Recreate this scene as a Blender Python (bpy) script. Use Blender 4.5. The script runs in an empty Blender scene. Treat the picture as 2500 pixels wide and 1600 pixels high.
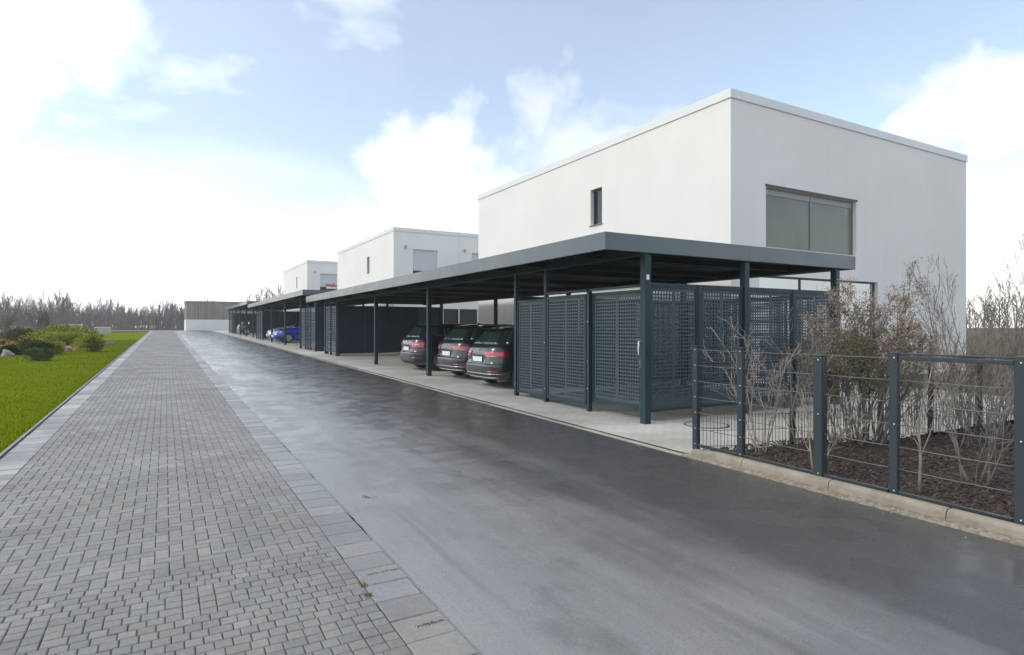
import bpy, bmesh, math, random
import numpy as np
from mathutils import Vector, Matrix

R = math.radians
sc = bpy.context.scene
COL = sc.collection

# ------------------------------------------------------------------ camera, sky, sun, exposure
CAM_H = 1.6
YAW = R(29.81)                     # the street runs 29.8 degrees off the lens axis
cam_d = bpy.data.cameras.new('camera')
cam_d.sensor_width = 36.0
cam_d.lens = 21.31
cam_d.clip_start = 0.05
cam_d.clip_end = 3000
cam = bpy.data.objects.new('camera', cam_d)
COL.objects.link(cam)
cam.location = (0, 0, CAM_H)
cam.rotation_euler = (R(90), 0, -YAW)
sc.camera = cam

SUN_EL = R(34)
SUN_AZ = R(-76)                    # measured from +Y, negative towards -X
sun_vec = Vector((math.sin(SUN_AZ) * math.cos(SUN_EL), math.cos(SUN_AZ) * math.cos(SUN_EL), math.sin(SUN_EL)))
sun_d = bpy.data.lights.new('sun', 'SUN')
sun_d.energy = 0.75
sun_d.angle = R(14)
sun_d.color = (1.0, 0.90, 0.74)
sun = bpy.data.objects.new('sun', sun_d)
COL.objects.link(sun)
sun.rotation_euler = sun_vec.to_track_quat('Z', 'Y').to_euler()
sun.location = (-20, 10, 30)

world = bpy.data.worlds.new('World')
sc.world = world
world.use_nodes = True


class NT:
    """small helper for node graphs"""
    def __init__(self, tree):
        self.t = tree
        self.n = tree.nodes
        self.l = tree.links

    def node(self, kind, **kw):
        nd = self.n.new(kind)
        for k, v in kw.items():
            setattr(nd, k, v)
        return nd

    def put(self, sock, v):
        if isinstance(v, bpy.types.NodeSocket):
            self.l.new(v, sock)
        elif v is not None:
            sock.default_value = v

    def math(self, op, a, b=None, c=None, clamp=False):
        nd = self.node('ShaderNodeMath', operation=op, use_clamp=clamp)
        self.put(nd.inputs[0], a)
        if b is not None: self.put(nd.inputs[1], b)
        if c is not None: self.put(nd.inputs[2], c)
        return nd.outputs[0]

    def vmath(self, op, a, b=None, out=0, scale=None):
        nd = self.node('ShaderNodeVectorMath', operation=op)
        self.put(nd.inputs[0], a)
        if b is not None: self.put(nd.inputs[1], b)
        if scale is not None: self.put(nd.inputs['Scale'], scale)
        return nd.outputs[out]

    def noise(self, vec, scale, detail=3, rough=0.5, out='Fac', lac=2.0):
        nd = self.node('ShaderNodeTexNoise')
        self.put(nd.inputs['Vector'], vec)
        nd.inputs['Scale'].default_value = scale
        nd.inputs['Detail'].default_value = detail
        nd.inputs['Roughness'].default_value = rough
        nd.inputs['Lacunarity'].default_value = lac
        return nd.outputs[out]

    def remap(self, v, a, b, c=0.0, d=1.0, smooth=True):
        nd = self.node('ShaderNodeMapRange', interpolation_type='SMOOTHSTEP' if smooth else 'LINEAR', clamp=True)
        self.put(nd.inputs[0], v)
        for i, x in enumerate((a, b, c, d)):
            self.put(nd.inputs[i + 1], x)
        return nd.outputs[0]

    def mix(self, f, a, b, blend='MIX'):
        nd = self.node('ShaderNodeMix', data_type='RGBA', blend_type=blend)
        self.put(nd.inputs[0], f)
        self.put(nd.inputs[6], a if isinstance(a, bpy.types.NodeSocket) or len(a) == 4 else (*a, 1))
        self.put(nd.inputs[7], b if isinstance(b, bpy.types.NodeSocket) or len(b) == 4 else (*b, 1))
        return nd.outputs[2]

    def mapping(self, vec, scale=(1, 1, 1), rot=(0, 0, 0), loc=(0, 0, 0)):
        nd = self.node('ShaderNodeMapping')
        self.put(nd.inputs['Vector'], vec)
        nd.inputs['Scale'].default_value = scale
        nd.inputs['Rotation'].default_value = rot
        nd.inputs['Location'].default_value = loc
        return nd.outputs[0]


def sky_dir(az_deg, el_deg):
    """unit vector of a compass direction in the sky; az from +Y (the street), positive towards +X"""
    a, e = R(az_deg), R(el_deg)
    return (math.sin(a) * math.cos(e), math.cos(a) * math.cos(e), math.sin(e))


def build_world():
    g = NT(world.node_tree)
    g.n.clear()
    out = g.node('ShaderNodeOutputWorld')
    bg = g.node('ShaderNodeBackground')
    bg.inputs['Strength'].default_value = 0.1
    g.l.new(bg.outputs[0], out.inputs[0])
    sky = g.node('ShaderNodeTexSky', sky_type='NISHITA')
    sky.sun_disc = False
    sky.sun_elevation = SUN_EL
    sky.sun_rotation = SUN_AZ
    sky.altitude = 100
    sky.air_density = 1.0
    sky.dust_density = 0.3
    sky.ozone_density = 1.6
    d = g.node('ShaderNodeTexCoord').outputs['Generated']
    sep = g.node('ShaderNodeSeparateXYZ')
    g.l.new(d, sep.inputs[0])
    z = sep.outputs['Z']
    # warped direction for the ragged edges of the clouds
    n1 = g.noise(d, 4.5, 4, 0.58, out='Color')
    w = g.vmath('ADD', d, g.vmath('SCALE', g.vmath('SUBTRACT', n1, (0.5, 0.5, 0.5)), scale=0.34))
    n2 = g.noise(d, 17.0, 3, 0.6, out='Color')
    w = g.vmath('ADD', w, g.vmath('SCALE', g.vmath('SUBTRACT', n2, (0.5, 0.5, 0.5)), scale=0.07))

    def blob(az, el, r0, r1, gain=1.0):
        dist = g.vmath('DISTANCE', w, sky_dir(az, el), out=1)
        return g.remap(dist, r0, r1, gain, 0.0)
    # cumulus heaps
    blobs = [blob(69.0, 17.0, 0.055, 0.115, 1.0), blob(66.3, 15.6, 0.02, 0.08, 1.0), blob(74.0, 15.5, 0.06, 0.12, 1.0),
             blob(21.5, 13.5, 0.04, 0.14, 0.95), blob(28.0, 11.0, 0.05, 0.16, .9), blob(32.5, 19.5, 0.0, 0.10, 0.6),
             blob(37.0, 15.0, 0.0, 0.15, 0.6), blob(15.0, 11.0, 0.03, 0.12, 0.8),
             blob(-9.0, 22.5, 0.03, 0.20, 0.85), blob(-11.5, 14.5, 0.03, 0.10, .85)]
    m = blobs[0]
    for b in blobs[1:]:
        m = g.math('MAXIMUM', m, b)
    # broken cloud all round, so that the sky goes on outside the frame
    pl = g.vmath('DIVIDE', d, g.node('ShaderNodeCombineXYZ').outputs[0])
    cmb = pl.node.inputs[1].links[0].from_node
    den = g.math('ADD', g.math('MAXIMUM', z, 0.0), 0.18)
    for i in range(3):
        g.l.new(den, cmb.inputs[i])
    fb = g.noise(g.vmath('ADD', pl, (3.7, 8.2, 1.3)), 1.25, 5, 0.55)
    lift = g.remap(z, 0.50, 0.85, 0.0, 0.22)
    m = g.math('MAXIMUM', m, g.remap(g.math('ADD', fb, lift), 0.52, 0.80, 0.0, 0.85))
    # white haze low down, thicker towards the sun
    sunside = g.vmath('DOT_PRODUCT', d, tuple(sun_vec), out=1)
    # the pale veil reaches higher on the sun's side
    veil_top = g.remap(sunside, -0.2, 0.7, 0.10, 0.15)
    hz = g.remap(g.math('SUBTRACT', g.math('ADD', z, g.math('MULTIPLY', g.math('SUBTRACT', fb, 0.5), 0.22)), veil_top), -0.12, 0.24, 1.0, 0.0)
    m = g.math('MAXIMUM', m, hz)
    m = g.math('MAXIMUM', m, 0.18)          # thin high veil over the whole sky
    # the cloud light: bright white, a little stronger towards the sun
    cl = g.remap(sunside, -0.3, 1.0, 6.3, 9.5)
    shade = g.remap(g.noise(w, 5.0, 4, 0.5), 0.3, 0.7, 0.93, 1.03)
    cl = g.math('MULTIPLY', cl, shade)
    cc = g.node('ShaderNodeCombineColor')
    g.l.new(cl, cc.inputs[0]); g.l.new(cl, cc.inputs[1])
    g.l.new(g.math('MULTIPLY', cl, 0.975), cc.inputs[2])
    skyc = g.mix(1.0, sky.outputs[0], (SKY_GAIN[0], SKY_GAIN[1], SKY_GAIN[2], 1), 'MULTIPLY')
    fin = g.mix(m, skyc, cc.outputs[0])
    g.l.new(fin, bg.inputs[0])


world.cycles.sampling_method = 'MANUAL'
world.cycles.sample_map_resolution = 512
SKY_GAIN = (1.46, 1.33, 1.22)
build_world()

sc.view_settings.view_transform = 'Standard'
sc.view_settings.look = 'None'
sc.view_settings.gamma = 1.0
sc.view_settings.use_curve_mapping = False
sc.view_settings.exposure = 0.98
sc.render.engine = 'CYCLES'
sc.cycles.use_denoising = True
sc.cycles.max_bounces = 8
sc.cycles.diffuse_bounces = 4
sc.cycles.glossy_bounces = 4
sc.cycles.transmission_bounces = 6
sc.cycles.transparent_max_bounces = 12
sc.cycles.volume_bounces = 1
sc.cycles.sample_clamp_indirect = 6.0

SLOPE = 0.0129                     # the street climbs gently away from the camera


def gz(y):
    return SLOPE * min(y, 93.0)


# ------------------------------------------------------------------ materials
MATS = {}


def mat(name, col, rough=0.6, metal=0.0, spec=0.5, var=0.0, vscale=2.0, bump=0.0, bscale=60.0, coat=0.0, rvar=0.0, col2=None, stretch=None):
    if name in MATS:
        return MATS[name]
    m = bpy.data.materials.new(name)
    m.use_nodes = True
    g = NT(m.node_tree)
    b = g.n['Principled BSDF']
    b.inputs['Roughness'].default_value = rough
    b.inputs['Metallic'].default_value = metal
    b.inputs['Specular IOR Level'].default_value = spec
    b.inputs['Coat Weight'].default_value = coat
    b.inputs['Coat Roughness'].default_value = 0.04
    b.inputs['Base Color'].default_value = (*col, 1)
    if var or bump or rvar or col2:
        pos = g.node('ShaderNodeNewGeometry').outputs['Position']
        if stretch:
            pos = g.mapping(pos, stretch)
        if var or col2:
            nz = g.noise(pos, vscale, 5, 0.6)
            c2 = col2 if col2 else tuple(max(0, c * (1 - var)) for c in col)
            c1 = col if col2 else tuple(c * (1 + var) for c in col)
            g.l.new(g.mix(g.remap(nz, 0.3, 0.7), c1, c2), b.inputs['Base Color'])
        if rvar:
            nz2 = g.noise(pos, vscale * 1.7, 4, 0.6)
            g.l.new(g.remap(nz2, 0.3, 0.7, max(.03, rough - rvar), min(1, rough + rvar)), b.inputs['Roughness'])
        if bump:
            nz3 = g.noise(pos, bscale, 4, 0.6)
            bp = g.node('ShaderNodeBump')
            bp.inputs['Strength'].default_value = bump
            bp.inputs['Distance'].default_value = 0.01
            g.l.new(nz3, bp.inputs['Height'])
            g.l.new(bp.outputs[0], b.inputs['Normal'])
    MATS[name] = m
    return m


def mat_piece(name, col, var=0.22, rough=0.55, tints=((1, 1, 1), (1.02, 1.0, .98), (.97, 1.0, 1.03)), rvar=.12, spec=.5, bump=.25):
    """stone pieces: every piece has its own shade, from the object's random number plus a per-piece attribute"""
    m = bpy.data.materials.new(name)
    m.use_nodes = True
    g = NT(m.node_tree)
    b = g.n['Principled BSDF']
    rnd = g.node('ShaderNodeObjectInfo').outputs['Random']
    at = g.node('ShaderNodeAttribute', attribute_name='tint').outputs['Fac']
    t = g.math('FRACT', g.math('ADD', rnd, at))
    t2 = g.math('FRACT', g.math('MULTIPLY', t, 7.31))
    pos = g.node('ShaderNodeNewGeometry').outputs['Position']
    n = g.noise(pos, 40, 5, 0.65)
    big = g.noise(pos, 0.8, 3, 0.5)
    val = g.math('MULTIPLY', g.remap(t, 0, 1, 1 - var, 1 + var, False),
                 g.math('MULTIPLY', g.remap(n, 0.25, 0.75, 0.85, 1.13), g.remap(big, .3, .7, .9, 1.1)))
    c = g.mix(g.remap(t2, 0.35, 0.65), tuple(col[i] * tints[1][i] for i in range(3)), tuple(col[i] * tints[2][i] for i in range(3)))
    c = g.vmath('SCALE', c, scale=val)
    g.l.new(c, b.inputs['Base Color'])
    b.inputs['Specular IOR Level'].default_value = spec
    r = g.math('ADD', g.remap(t2, 0, 1, rough - rvar, rough + rvar, False), g.remap(g.noise(pos, 1.1, 4, .6), .35, .65, -.1, .1))
    g.l.new(r, b.inputs['Roughness'])
    bp = g.node('ShaderNodeBump')
    bp.inputs['Strength'].default_value = bump
    bp.inputs['Distance'].default_value = 0.004
    g.l.new(g.noise(pos, 120, 3, .6), bp.inputs['Height'])
    g.l.new(bp.outputs[0], b.inputs['Normal'])
    MATS[name] = m
    return m


STEEL = mat('anthracite_steel', (0.013, 0.034, 0.045), 0.45, 0.0, 0.38, var=0.08, vscale=1.2, rvar=0.08)
FASCIA = mat('fascia_steel', (0.042, 0.066, 0.082), 0.34, 0.0, 0.75, var=0.06, vscale=1.2, rvar=0.05, coat=.35)
PERF = mat('perforated_steel', (0.042, 0.064, 0.079), 0.45, 0.0, 0.38, var=0.10, vscale=1.0, rvar=0.06)
STEEL_D = mat('anthracite_sheet', (0.012, 0.024, 0.044), 0.45, 0.0, 0.5, var=0.10, vscale=1.0, rvar=0.06)
CEIL = mat('roof_underside_sheet', (0.022, 0.055, 0.062), 0.4, 0.0, 0.3, var=0.1, vscale=0.7)
RENDER = None
COPING = mat('coping_metal', (0.72, 0.73, 0.735), 0.5, 0.0, 0.5, var=0.04, vscale=0.6)
ALU = mat('aluminium', (0.62, 0.63, 0.64), 0.28, 0.9)
GALV = mat('galvanised_wire', (0.10, 0.11, 0.11), 0.35, 0.3)
FRAME_D = mat('dark_window_frame', (0.03, 0.032, 0.035), 0.4)
FRAME_G = mat('grey_window_frame', (0.20, 0.195, 0.185), 0.45)
BLIND = mat('grey_blind', (0.155, 0.163, 0.138), 0.16, 0, 0.4, var=.12, vscale=.5)
SHUT = mat('shutter_grey', (0.60, 0.605, 0.62), 0.55)
GLASS_M = mat('mirroring_glass', (.46, .49, .52), .03, .85)
BEAM = mat('teal_beam_steel', (.018, .038, .046), .45, 0, .4)
GLASS_D = mat('dark_glass', (0.012, 0.014, 0.016), 0.04, 0, 0.6)
WHITE = mat('white_paint', (0.78, 0.78, 0.78), 0.45)
CONC = mat('concrete', (0.30, 0.285, 0.255), 0.8, 0, .4, var=.18, vscale=3, bump=.4, bscale=90)
RUBBER = mat('tyre_rubber', (0.018, 0.018, 0.019), 0.75)
PLASTIC = mat('black_plastic', (0.02, 0.021, 0.022), 0.5)
CHROME = mat('chrome', (0.7, 0.7, 0.71), 0.12, 1.0)


def render_mat():
    """mineral render: fine trowel grain, faint weathering streaks that run down the wall"""
    m = bpy.data.materials.new('white_render')
    m.use_nodes = True
    g = NT(m.node_tree)
    b = g.n['Principled BSDF']
    pos = g.node('ShaderNodeNewGeometry').outputs['Position']
    streak = g.noise(g.mapping(pos, (2.6, 2.6, .10)), 1.6, 5, .62)
    cloud = g.noise(pos, .45, 4, .55)
    c = g.mix(g.remap(streak, .50, .80), (0.79, 0.772, 0.738), (0.765, 0.747, 0.712))
    c = g.vmath('SCALE', c, scale=g.remap(cloud, .3, .7, .97, 1.02))
    g.l.new(c, b.inputs['Base Color'])
    b.inputs['Roughness'].default_value = .9
    b.inputs['Specular IOR Level'].default_value = .2
    bp = g.node('ShaderNodeBump')
    bp.inputs['Strength'].default_value = .5
    bp.inputs['Distance'].default_value = .006
    g.l.new(g.math('ADD', g.noise(pos, 130, 3, .6), g.math('MULTIPLY', g.noise(pos, 3.0, 3, .5), .9)), bp.inputs['Height'])
    g.l.new(bp.outputs[0], b.inputs['Normal'])
    return m


RENDER = render_mat()


# ------------------------------------------------------------------ mesh helpers
class MB:
    def __init__(self):
        self.v = []
        self.f = []
        self.m = []

    def quad(self, a, b, c, d):
        i = len(self.v)
        self.v += [tuple(a), tuple(b), tuple(c), tuple(d)]
        self.f.append((i, i + 1, i + 2, i + 3))
        return self

    def box(self, x0, x1, y0, y1, z0, z1):
        i = len(self.v)
        self.v += [(x0, y0, z0), (x1, y0, z0), (x1, y1, z0), (x0, y1, z0), (x0, y0, z1), (x1, y0, z1), (x1, y1, z1), (x0, y1, z1)]
        self.f += [(i, i + 3, i + 2, i + 1), (i + 4, i + 5, i + 6, i + 7), (i, i + 1, i + 5, i + 4), (i + 1, i + 2, i + 6, i + 5),
                   (i + 2, i + 3, i + 7, i + 6), (i + 3, i, i + 4, i + 7)]
        return self

    def tube(self, pts, rad, n=8, caps=True):
        pts = [Vector(p) for p in pts]
        rs = rad if isinstance(rad, (list, tuple)) else [rad] * len(pts)
        base = len(self.v)
        for k, p in enumerate(pts):
            t = (pts[min(k + 1, len(pts) - 1)] - pts[max(k - 1, 0)])
            t.normalize()
            a = Vector((0, 0, 1)) if abs(t.z) < 0.9 else Vector((1, 0, 0))
            u = t.cross(a).normalized()
            w = t.cross(u)
            for j in range(n):
                an = 2 * math.pi * j / n
                self.v.append(tuple(p + (u * math.cos(an) + w * math.sin(an)) * rs[k]))
        for k in range(len(pts) - 1):
            for j in range(n):
                a = base + k * n + j
                b = base + k * n + (j + 1) % n
                self.f.append((a, a + n, b + n, b))
        if caps:
            self.f.append(tuple(base + j for j in range(n)))
            self.f.append(tuple(base + (len(pts) - 1) * n + j for j in reversed(range(n))))
        return self

    def lathe(self, prof, axis_pt, axis='z', n=24):
        """prof: list of (r, h) along the axis"""
        base = len(self.v)
        ax = axis_pt
        for r, h in prof:
            for j in range(n):
                a = 2 * math.pi * j / n
                c, s = r * math.cos(a), r * math.sin(a)
                if axis == 'z': self.v.append((ax[0] + c, ax[1] + s, ax[2] + h))
                elif axis == 'y': self.v.append((ax[0] + c, ax[1] + h, ax[2] + s))
                else: self.v.append((ax[0] + h, ax[1] + c, ax[2] + s))
        for k in range(len(prof) - 1):
            for j in range(n):
                a = base + k * n + j
                b = base + k * n + (j + 1) % n
                self.f.append((a, b, b + n, a + n))
        return self

    def mesh(self, name, m=None, smooth=False, tint=None):
        me = bpy.data.meshes.new(name)
        me.from_pydata(self.v, [], self.f)
        me.update()
        if m is not None:
            me.materials.append(m)
        if smooth:
            me.polygons.foreach_set('use_smooth', [True] * len(me.polygons))
        return me

    def build(self, name, m, parent=None, loc=(0, 0, 0), smooth=False, bev=0.0, fix=True, rot=None):
        me = self.mesh(name, m, smooth)
        if fix:
            bm = bmesh.new()
            bm.from_mesh(me)
            bmesh.ops.recalc_face_normals(bm, faces=bm.faces)
            bm.to_mesh(me)
            bm.free()
        return link(name, me, parent, loc, bev, rot)


def link(name, me, parent=None, loc=(0, 0, 0), bev=0.0, rot=None):
    o = bpy.data.objects.new(name, me)
    COL.objects.link(o)
    o.location = loc
    if rot is not None:
        o.rotation_euler = rot
    if parent is not None:
        o.parent = parent
    if bev:
        b = o.modifiers.new('edge', 'BEVEL')
        b.width = bev
        b.segments = 2
        b.limit_method = 'ANGLE'
    return o


def fast_mesh(name, V, F, m, tint=None, smooth=False):
    """V (n,3), F (k,3|4) numpy; tint per face"""
    me = bpy.data.meshes.new(name)
    n = F.shape[1]
    me.vertices.add(len(V))
    me.vertices.foreach_set('co', np.asarray(V, dtype=np.float32).ravel())
    me.loops.add(F.size)
    me.loops.foreach_set('vertex_index', F.astype(np.int32).ravel())
    me.polygons.add(len(F))
    me.polygons.foreach_set('loop_start', np.arange(0, F.size, n, dtype=np.int32))
    me.polygons.foreach_set('loop_total', np.full(len(F), n, dtype=np.int32))
    me.polygons.foreach_set('use_smooth', np.full(len(F), bool(smooth)))
    if m is not None:
        me.materials.append(m)
    if tint is not None:
        a = me.attributes.new('tint', 'FLOAT', 'FACE')
        a.data.foreach_set('value', np.asarray(tint, dtype=np.float32))
    me.update(calc_edges=True)
    me.validate()
    return me


def thing(name, label, cat, loc=(0, 0, 0), rz=0.0, group=None):
    o = bpy.data.objects.new(name, None)
    COL.objects.link(o)
    o.location = loc
    o.rotation_euler = (0, 0, rz)
    o.empty_display_size = 0.2
    return tag(o, label, cat, group)


def tag(o, label, cat=None, group=None, kind=None):
    if label: o['label'] = label
    if cat: o['category'] = cat
    if group: o['group'] = group
    if kind: o['kind'] = kind
    return o


def struct(o, label=None):
    o['kind'] = 'structure'
    if label:
        o['label'] = label
    return o


def copy_tree(o, parent=None):
    c = o.copy()
    COL.objects.link(c)
    if parent is not None:
        c.parent = parent
    for ch in [x for x in list(bpy.data.objects) if x.parent == o]:
        copy_tree(ch, c)
    return c

# ------------------------------------------------------------------ the ground, the street and the path
rng = np.random.default_rng(7)
X_LAWN, X_PL0, X_PL1, X_PR0, X_PR1 = -1.665, -1.615, -1.315, 1.035, 1.315     # edge strip, slabs, bricks, slabs
X_ROAD1 = 5.37


def asphalt_mat(name, wet=1.0):
    m = bpy.data.materials.new(name)
    m.use_nodes = True
    g = NT(m.node_tree)
    b = g.n['Principled BSDF']
    pos = g.node('ShaderNodeNewGeometry').outputs['Position']
    big = g.noise(g.mapping(pos, (.55, .22, 1)), 1.3, 6, 0.62)
    patch = g.noise(g.mapping(pos, (1.0, .30, 1), rot=(0, 0, .15)), 0.75, 5, 0.6)
    streak = g.noise(g.mapping(pos, (2.6, .12, 1)), 1.2, 4, .6)
    fine = g.noise(pos, 260, 2, 0.7)
    # damp tone plus reflections painted into the colour: dark kerb side, bright path side
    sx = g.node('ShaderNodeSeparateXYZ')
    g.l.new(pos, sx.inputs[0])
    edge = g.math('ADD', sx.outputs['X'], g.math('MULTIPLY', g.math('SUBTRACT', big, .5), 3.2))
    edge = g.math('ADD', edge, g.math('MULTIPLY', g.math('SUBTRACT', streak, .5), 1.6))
    darker = g.remap(edge, 2.0, 4.0)
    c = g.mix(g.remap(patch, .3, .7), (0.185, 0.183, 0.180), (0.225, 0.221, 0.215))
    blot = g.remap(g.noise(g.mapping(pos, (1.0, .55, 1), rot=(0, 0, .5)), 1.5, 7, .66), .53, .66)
    darker = g.math('MAXIMUM', darker, g.math('MULTIPLY', blot, .35))
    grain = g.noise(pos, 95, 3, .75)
    c = g.mix(darker, c, (0.043, 0.0415, 0.0405))
    c = g.vmath('SCALE', c, scale=g.remap(grain, .3, .7, .8, 1.2))
    scr = g.noise(g.mapping(pos, (26, .5, 1), rot=(0, 0, .02)), 1.0, 4, .7)
    c = g.vmath('SCALE', c, scale=g.remap(scr, .3, .7, .94, 1.06))
    c = g.mix(g.math('MULTIPLY', g.remap(fine, .45, .75), .4), c, g.mix(.6, c, (0.25, 0.247, 0.24)))
    c = g.mix(g.math('MULTIPLY', g.remap(streak, .55, .75), .45), c, (0.050, 0.046, 0.042))
    g.l.new(c, b.inputs['Base Color'])
    film = g.math('MULTIPLY', g.remap(patch, .36, .62, .55, .95), g.remap(grain, .3, .7, .55, 1.0))
    g.l.new(film, b.inputs['Coat Weight'])
    g.l.new(g.remap(g.noise(pos, 2.2, 4, .6), .42, .58, .16, .36), b.inputs['Coat Roughness'])
    b.inputs['Coat IOR'].default_value = 1.5
    b.inputs['Roughness'].default_value = .55
    b.inputs['Specular IOR Level'].default_value = 0.5
    bp = g.node('ShaderNodeBump')
    bp.inputs['Distance'].default_value = 0.004
    bp.inputs['Strength'].default_value = .55
    g.l.new(g.math('ADD', g.noise(pos, 150, 3, .7), g.math('MULTIPLY', g.noise(pos, 5, 4, .6), .6)), bp.inputs['Height'])
    g.l.new(bp.outputs[0], b.inputs['Normal'])
    return m


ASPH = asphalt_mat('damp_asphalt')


def lawn_mat(name, a, b_, c_):
    m = bpy.data.materials.new(name)
    m.use_nodes = True
    g = NT(m.node_tree)
    b = g.n['Principled BSDF']
    pos = g.node('ShaderNodeNewGeometry').outputs['Position']
    c = g.mix(g.remap(g.noise(pos, .5, 5, .6), .3, .7), a, b_)
    c = g.mix(g.math('MULTIPLY', g.remap(g.noise(pos, 18, 5, .7), .45, .7), .6), c, c_)
    g.l.new(c, b.inputs['Base Color'])
    b.inputs['Roughness'].default_value = .9
    b.inputs['Specular IOR Level'].default_value = .0
    bp = g.node('ShaderNodeBump')
    bp.inputs['Strength'].default_value = .7
    bp.inputs['Distance'].default_value = .03
    g.l.new(g.noise(pos, 45, 4, .7), bp.inputs['Height'])
    g.l.new(bp.outputs[0], b.inputs['Normal'])
    return m


LAWN = lawn_mat('lawn_turf', (.130, .175, .006), (.16, .205, .008), (.100, .135, .005))
FIELD = lawn_mat('winter_field', (.13, .112, .085), (.11, .098, .07), (.08, .07, .052))


def grid(name, m, xs, ys, zf, kind='structure', label=None, smooth=True):
    X, Y = np.meshgrid(np.asarray(xs, float), np.asarray(ys, float), indexing='ij')
    Z = np.vectorize(zf)(X, Y)
    V = np.stack([X, Y, Z], -1).reshape(-1, 3)
    ni, nj = X.shape
    I, J = np.meshgrid(np.arange(ni - 1), np.arange(nj - 1), indexing='ij')
    a = (I * nj + J).ravel()
    F = np.stack([a, a + nj, a + nj + 1, a + 1], -1)
    o = link(name, fast_mesh(name, V, F, m, smooth=smooth))
    o['kind'] = kind
    if label: o['label'] = label
    return o


grid('ground', FIELD, [-900, -200, -60, -10, 0, 10, 60, 200, 900], [-60, -20, 0, 20, 50, 93, 100, 200, 1500], lambda x, y: gz(y) - 0.06)


def lawn_z(x, y):
    t = (-x - 1.6)
    return gz(y) + 0.012 * math.sin(x * .7 + 1) + 0.02 * math.sin(y * .35 + x * .2) * min(1, t / 1.5) + .10 * (1 - math.exp(-max(0, t) / 6.0))


def lawn_far(x):
    return 83 - max(0, -x - 2) * 2.6


def build_lawn():
    xs = [X_LAWN + .01, -2.0, -2.6, -3.4, -4.4, -5.6, -7, -9, -12, -16, -22, -30, -45]
    V, F = [], []
    nj = 40
    for x in xs:
        yf = max(26, lawn_far(x))
        for j in range(nj):
            y = -4 + (yf + 4) * j / (nj - 1)
            V.append((x, y, lawn_z(x, y)))
    for i in range(len(xs) - 1):
        for j in range(nj - 1):
            a = i * nj + j
            F.append((a, a + 1, a + nj + 1, a + nj))
    o = link('lawn', fast_mesh('lawn', np.array(V), np.array(F), LAWN, smooth=True))
    struct(o, 'clipped green lawn along the paved path')


build_lawn()

# asphalt lane, laid a little below the slabs, with a worn ragged edge beside them
rr = random.Random(3)
ys = np.concatenate([np.arange(-5, 16, .12), np.arange(16, 40, .4), np.arange(40, 90.5, 1.5)])


def build_road():
    xs = [X_PR1 + .014, X_PR1 + .10, X_PR1 + .3, 2.0, 2.7, 3.4, 4.1, 4.7, 5.1, X_ROAD1]
    V, F = [], []
    for i, x in enumerate(xs):
        for y in ys:
            xx = x + ((rr.random() - .5) * .014 + .004 * math.sin(y * 1.7) + .004 * math.sin(y * 4.1) if i == 0 else 0)
            dip = -.028 if i == 0 else (-.012 if i == 1 else -.006)
            z = gz(y) + dip + .006 * math.sin(y * .9 + x * 1.3) * (1 if 1 < i < 9 else 0)
            V.append((xx, y, z))
    n = len(ys)
    for i in range(len(xs) - 1):
        for j in range(n - 1):
            a = i * n + j
            F.append((a, a + n, a + n + 1, a + 1))
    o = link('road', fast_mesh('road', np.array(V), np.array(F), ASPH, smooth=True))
    struct(o, 'wet grey asphalt lane running past the carports')


build_road()
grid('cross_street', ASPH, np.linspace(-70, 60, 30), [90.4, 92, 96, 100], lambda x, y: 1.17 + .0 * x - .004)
DARKSOIL = mat('joint_sand', (.075, .072, .067), .9, 0, .3, var=.3, vscale=9)
GRIT = mat('gutter_soil', (.035, .033, .03), .8, 0, .4, var=.4, vscale=12)
grid('gutter', GRIT, [X_PR1 - .03, X_PR1 + .08], [-5, 0, 40, 90.4], lambda x, y: gz(y) - .046)

# the path: a bed with bricks and slabs laid on it
path = grid('path', DARKSOIL, [X_PL0 - .05, X_PR1], [-1, 20, 50, 90.4], lambda x, y: gz(y) - .0085)
tag(path, 'long path of grey paving bricks between two rows of slabs')
BRICK = mat_piece('grey_paving_brick', (.205, .198, .190), var=.11, rough=.6, rvar=.1)
SLAB = mat_piece('grey_edging_slab', (.222, .217, .21), var=.12, rough=.42, rvar=.1, tints=((1, 1, 1), (1.02, 1, .98), (.98, 1, 1.03)))


def piece_mesh(name, lx, ly, m, h=.03, ch=.005):
    """a small block with chamfered upper edges, centred, top at z = 0"""
    a, b = lx / 2, ly / 2
    v = []
    for (dx, dy, z) in ((0, 0, -h), (0, 0, -ch), (ch, ch, 0)):
        v += [(-a + dx, -b + dy, z), (a - dx, -b + dy, z), (a - dx, b - dy, z), (-a + dx, b - dy, z)]
    f = [(8, 9, 10, 11)]
    for k in (0, 4):
        for j in range(4):
            f.append((k + j, k + (j + 1) % 4, k + 4 + (j + 1) % 4, k + 4 + j))
    me = bpy.data.meshes.new(name)
    me.from_pydata(v, [], f)
    me.materials.append(m)
    return me


NCELL = 28
CELL = (X_PR0 - X_PL1) / NCELL
JNT = .0042
# near the camera the bricks lie in short straight courses, further on they turn to a herringbone
Y_TURN = 4.35


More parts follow.
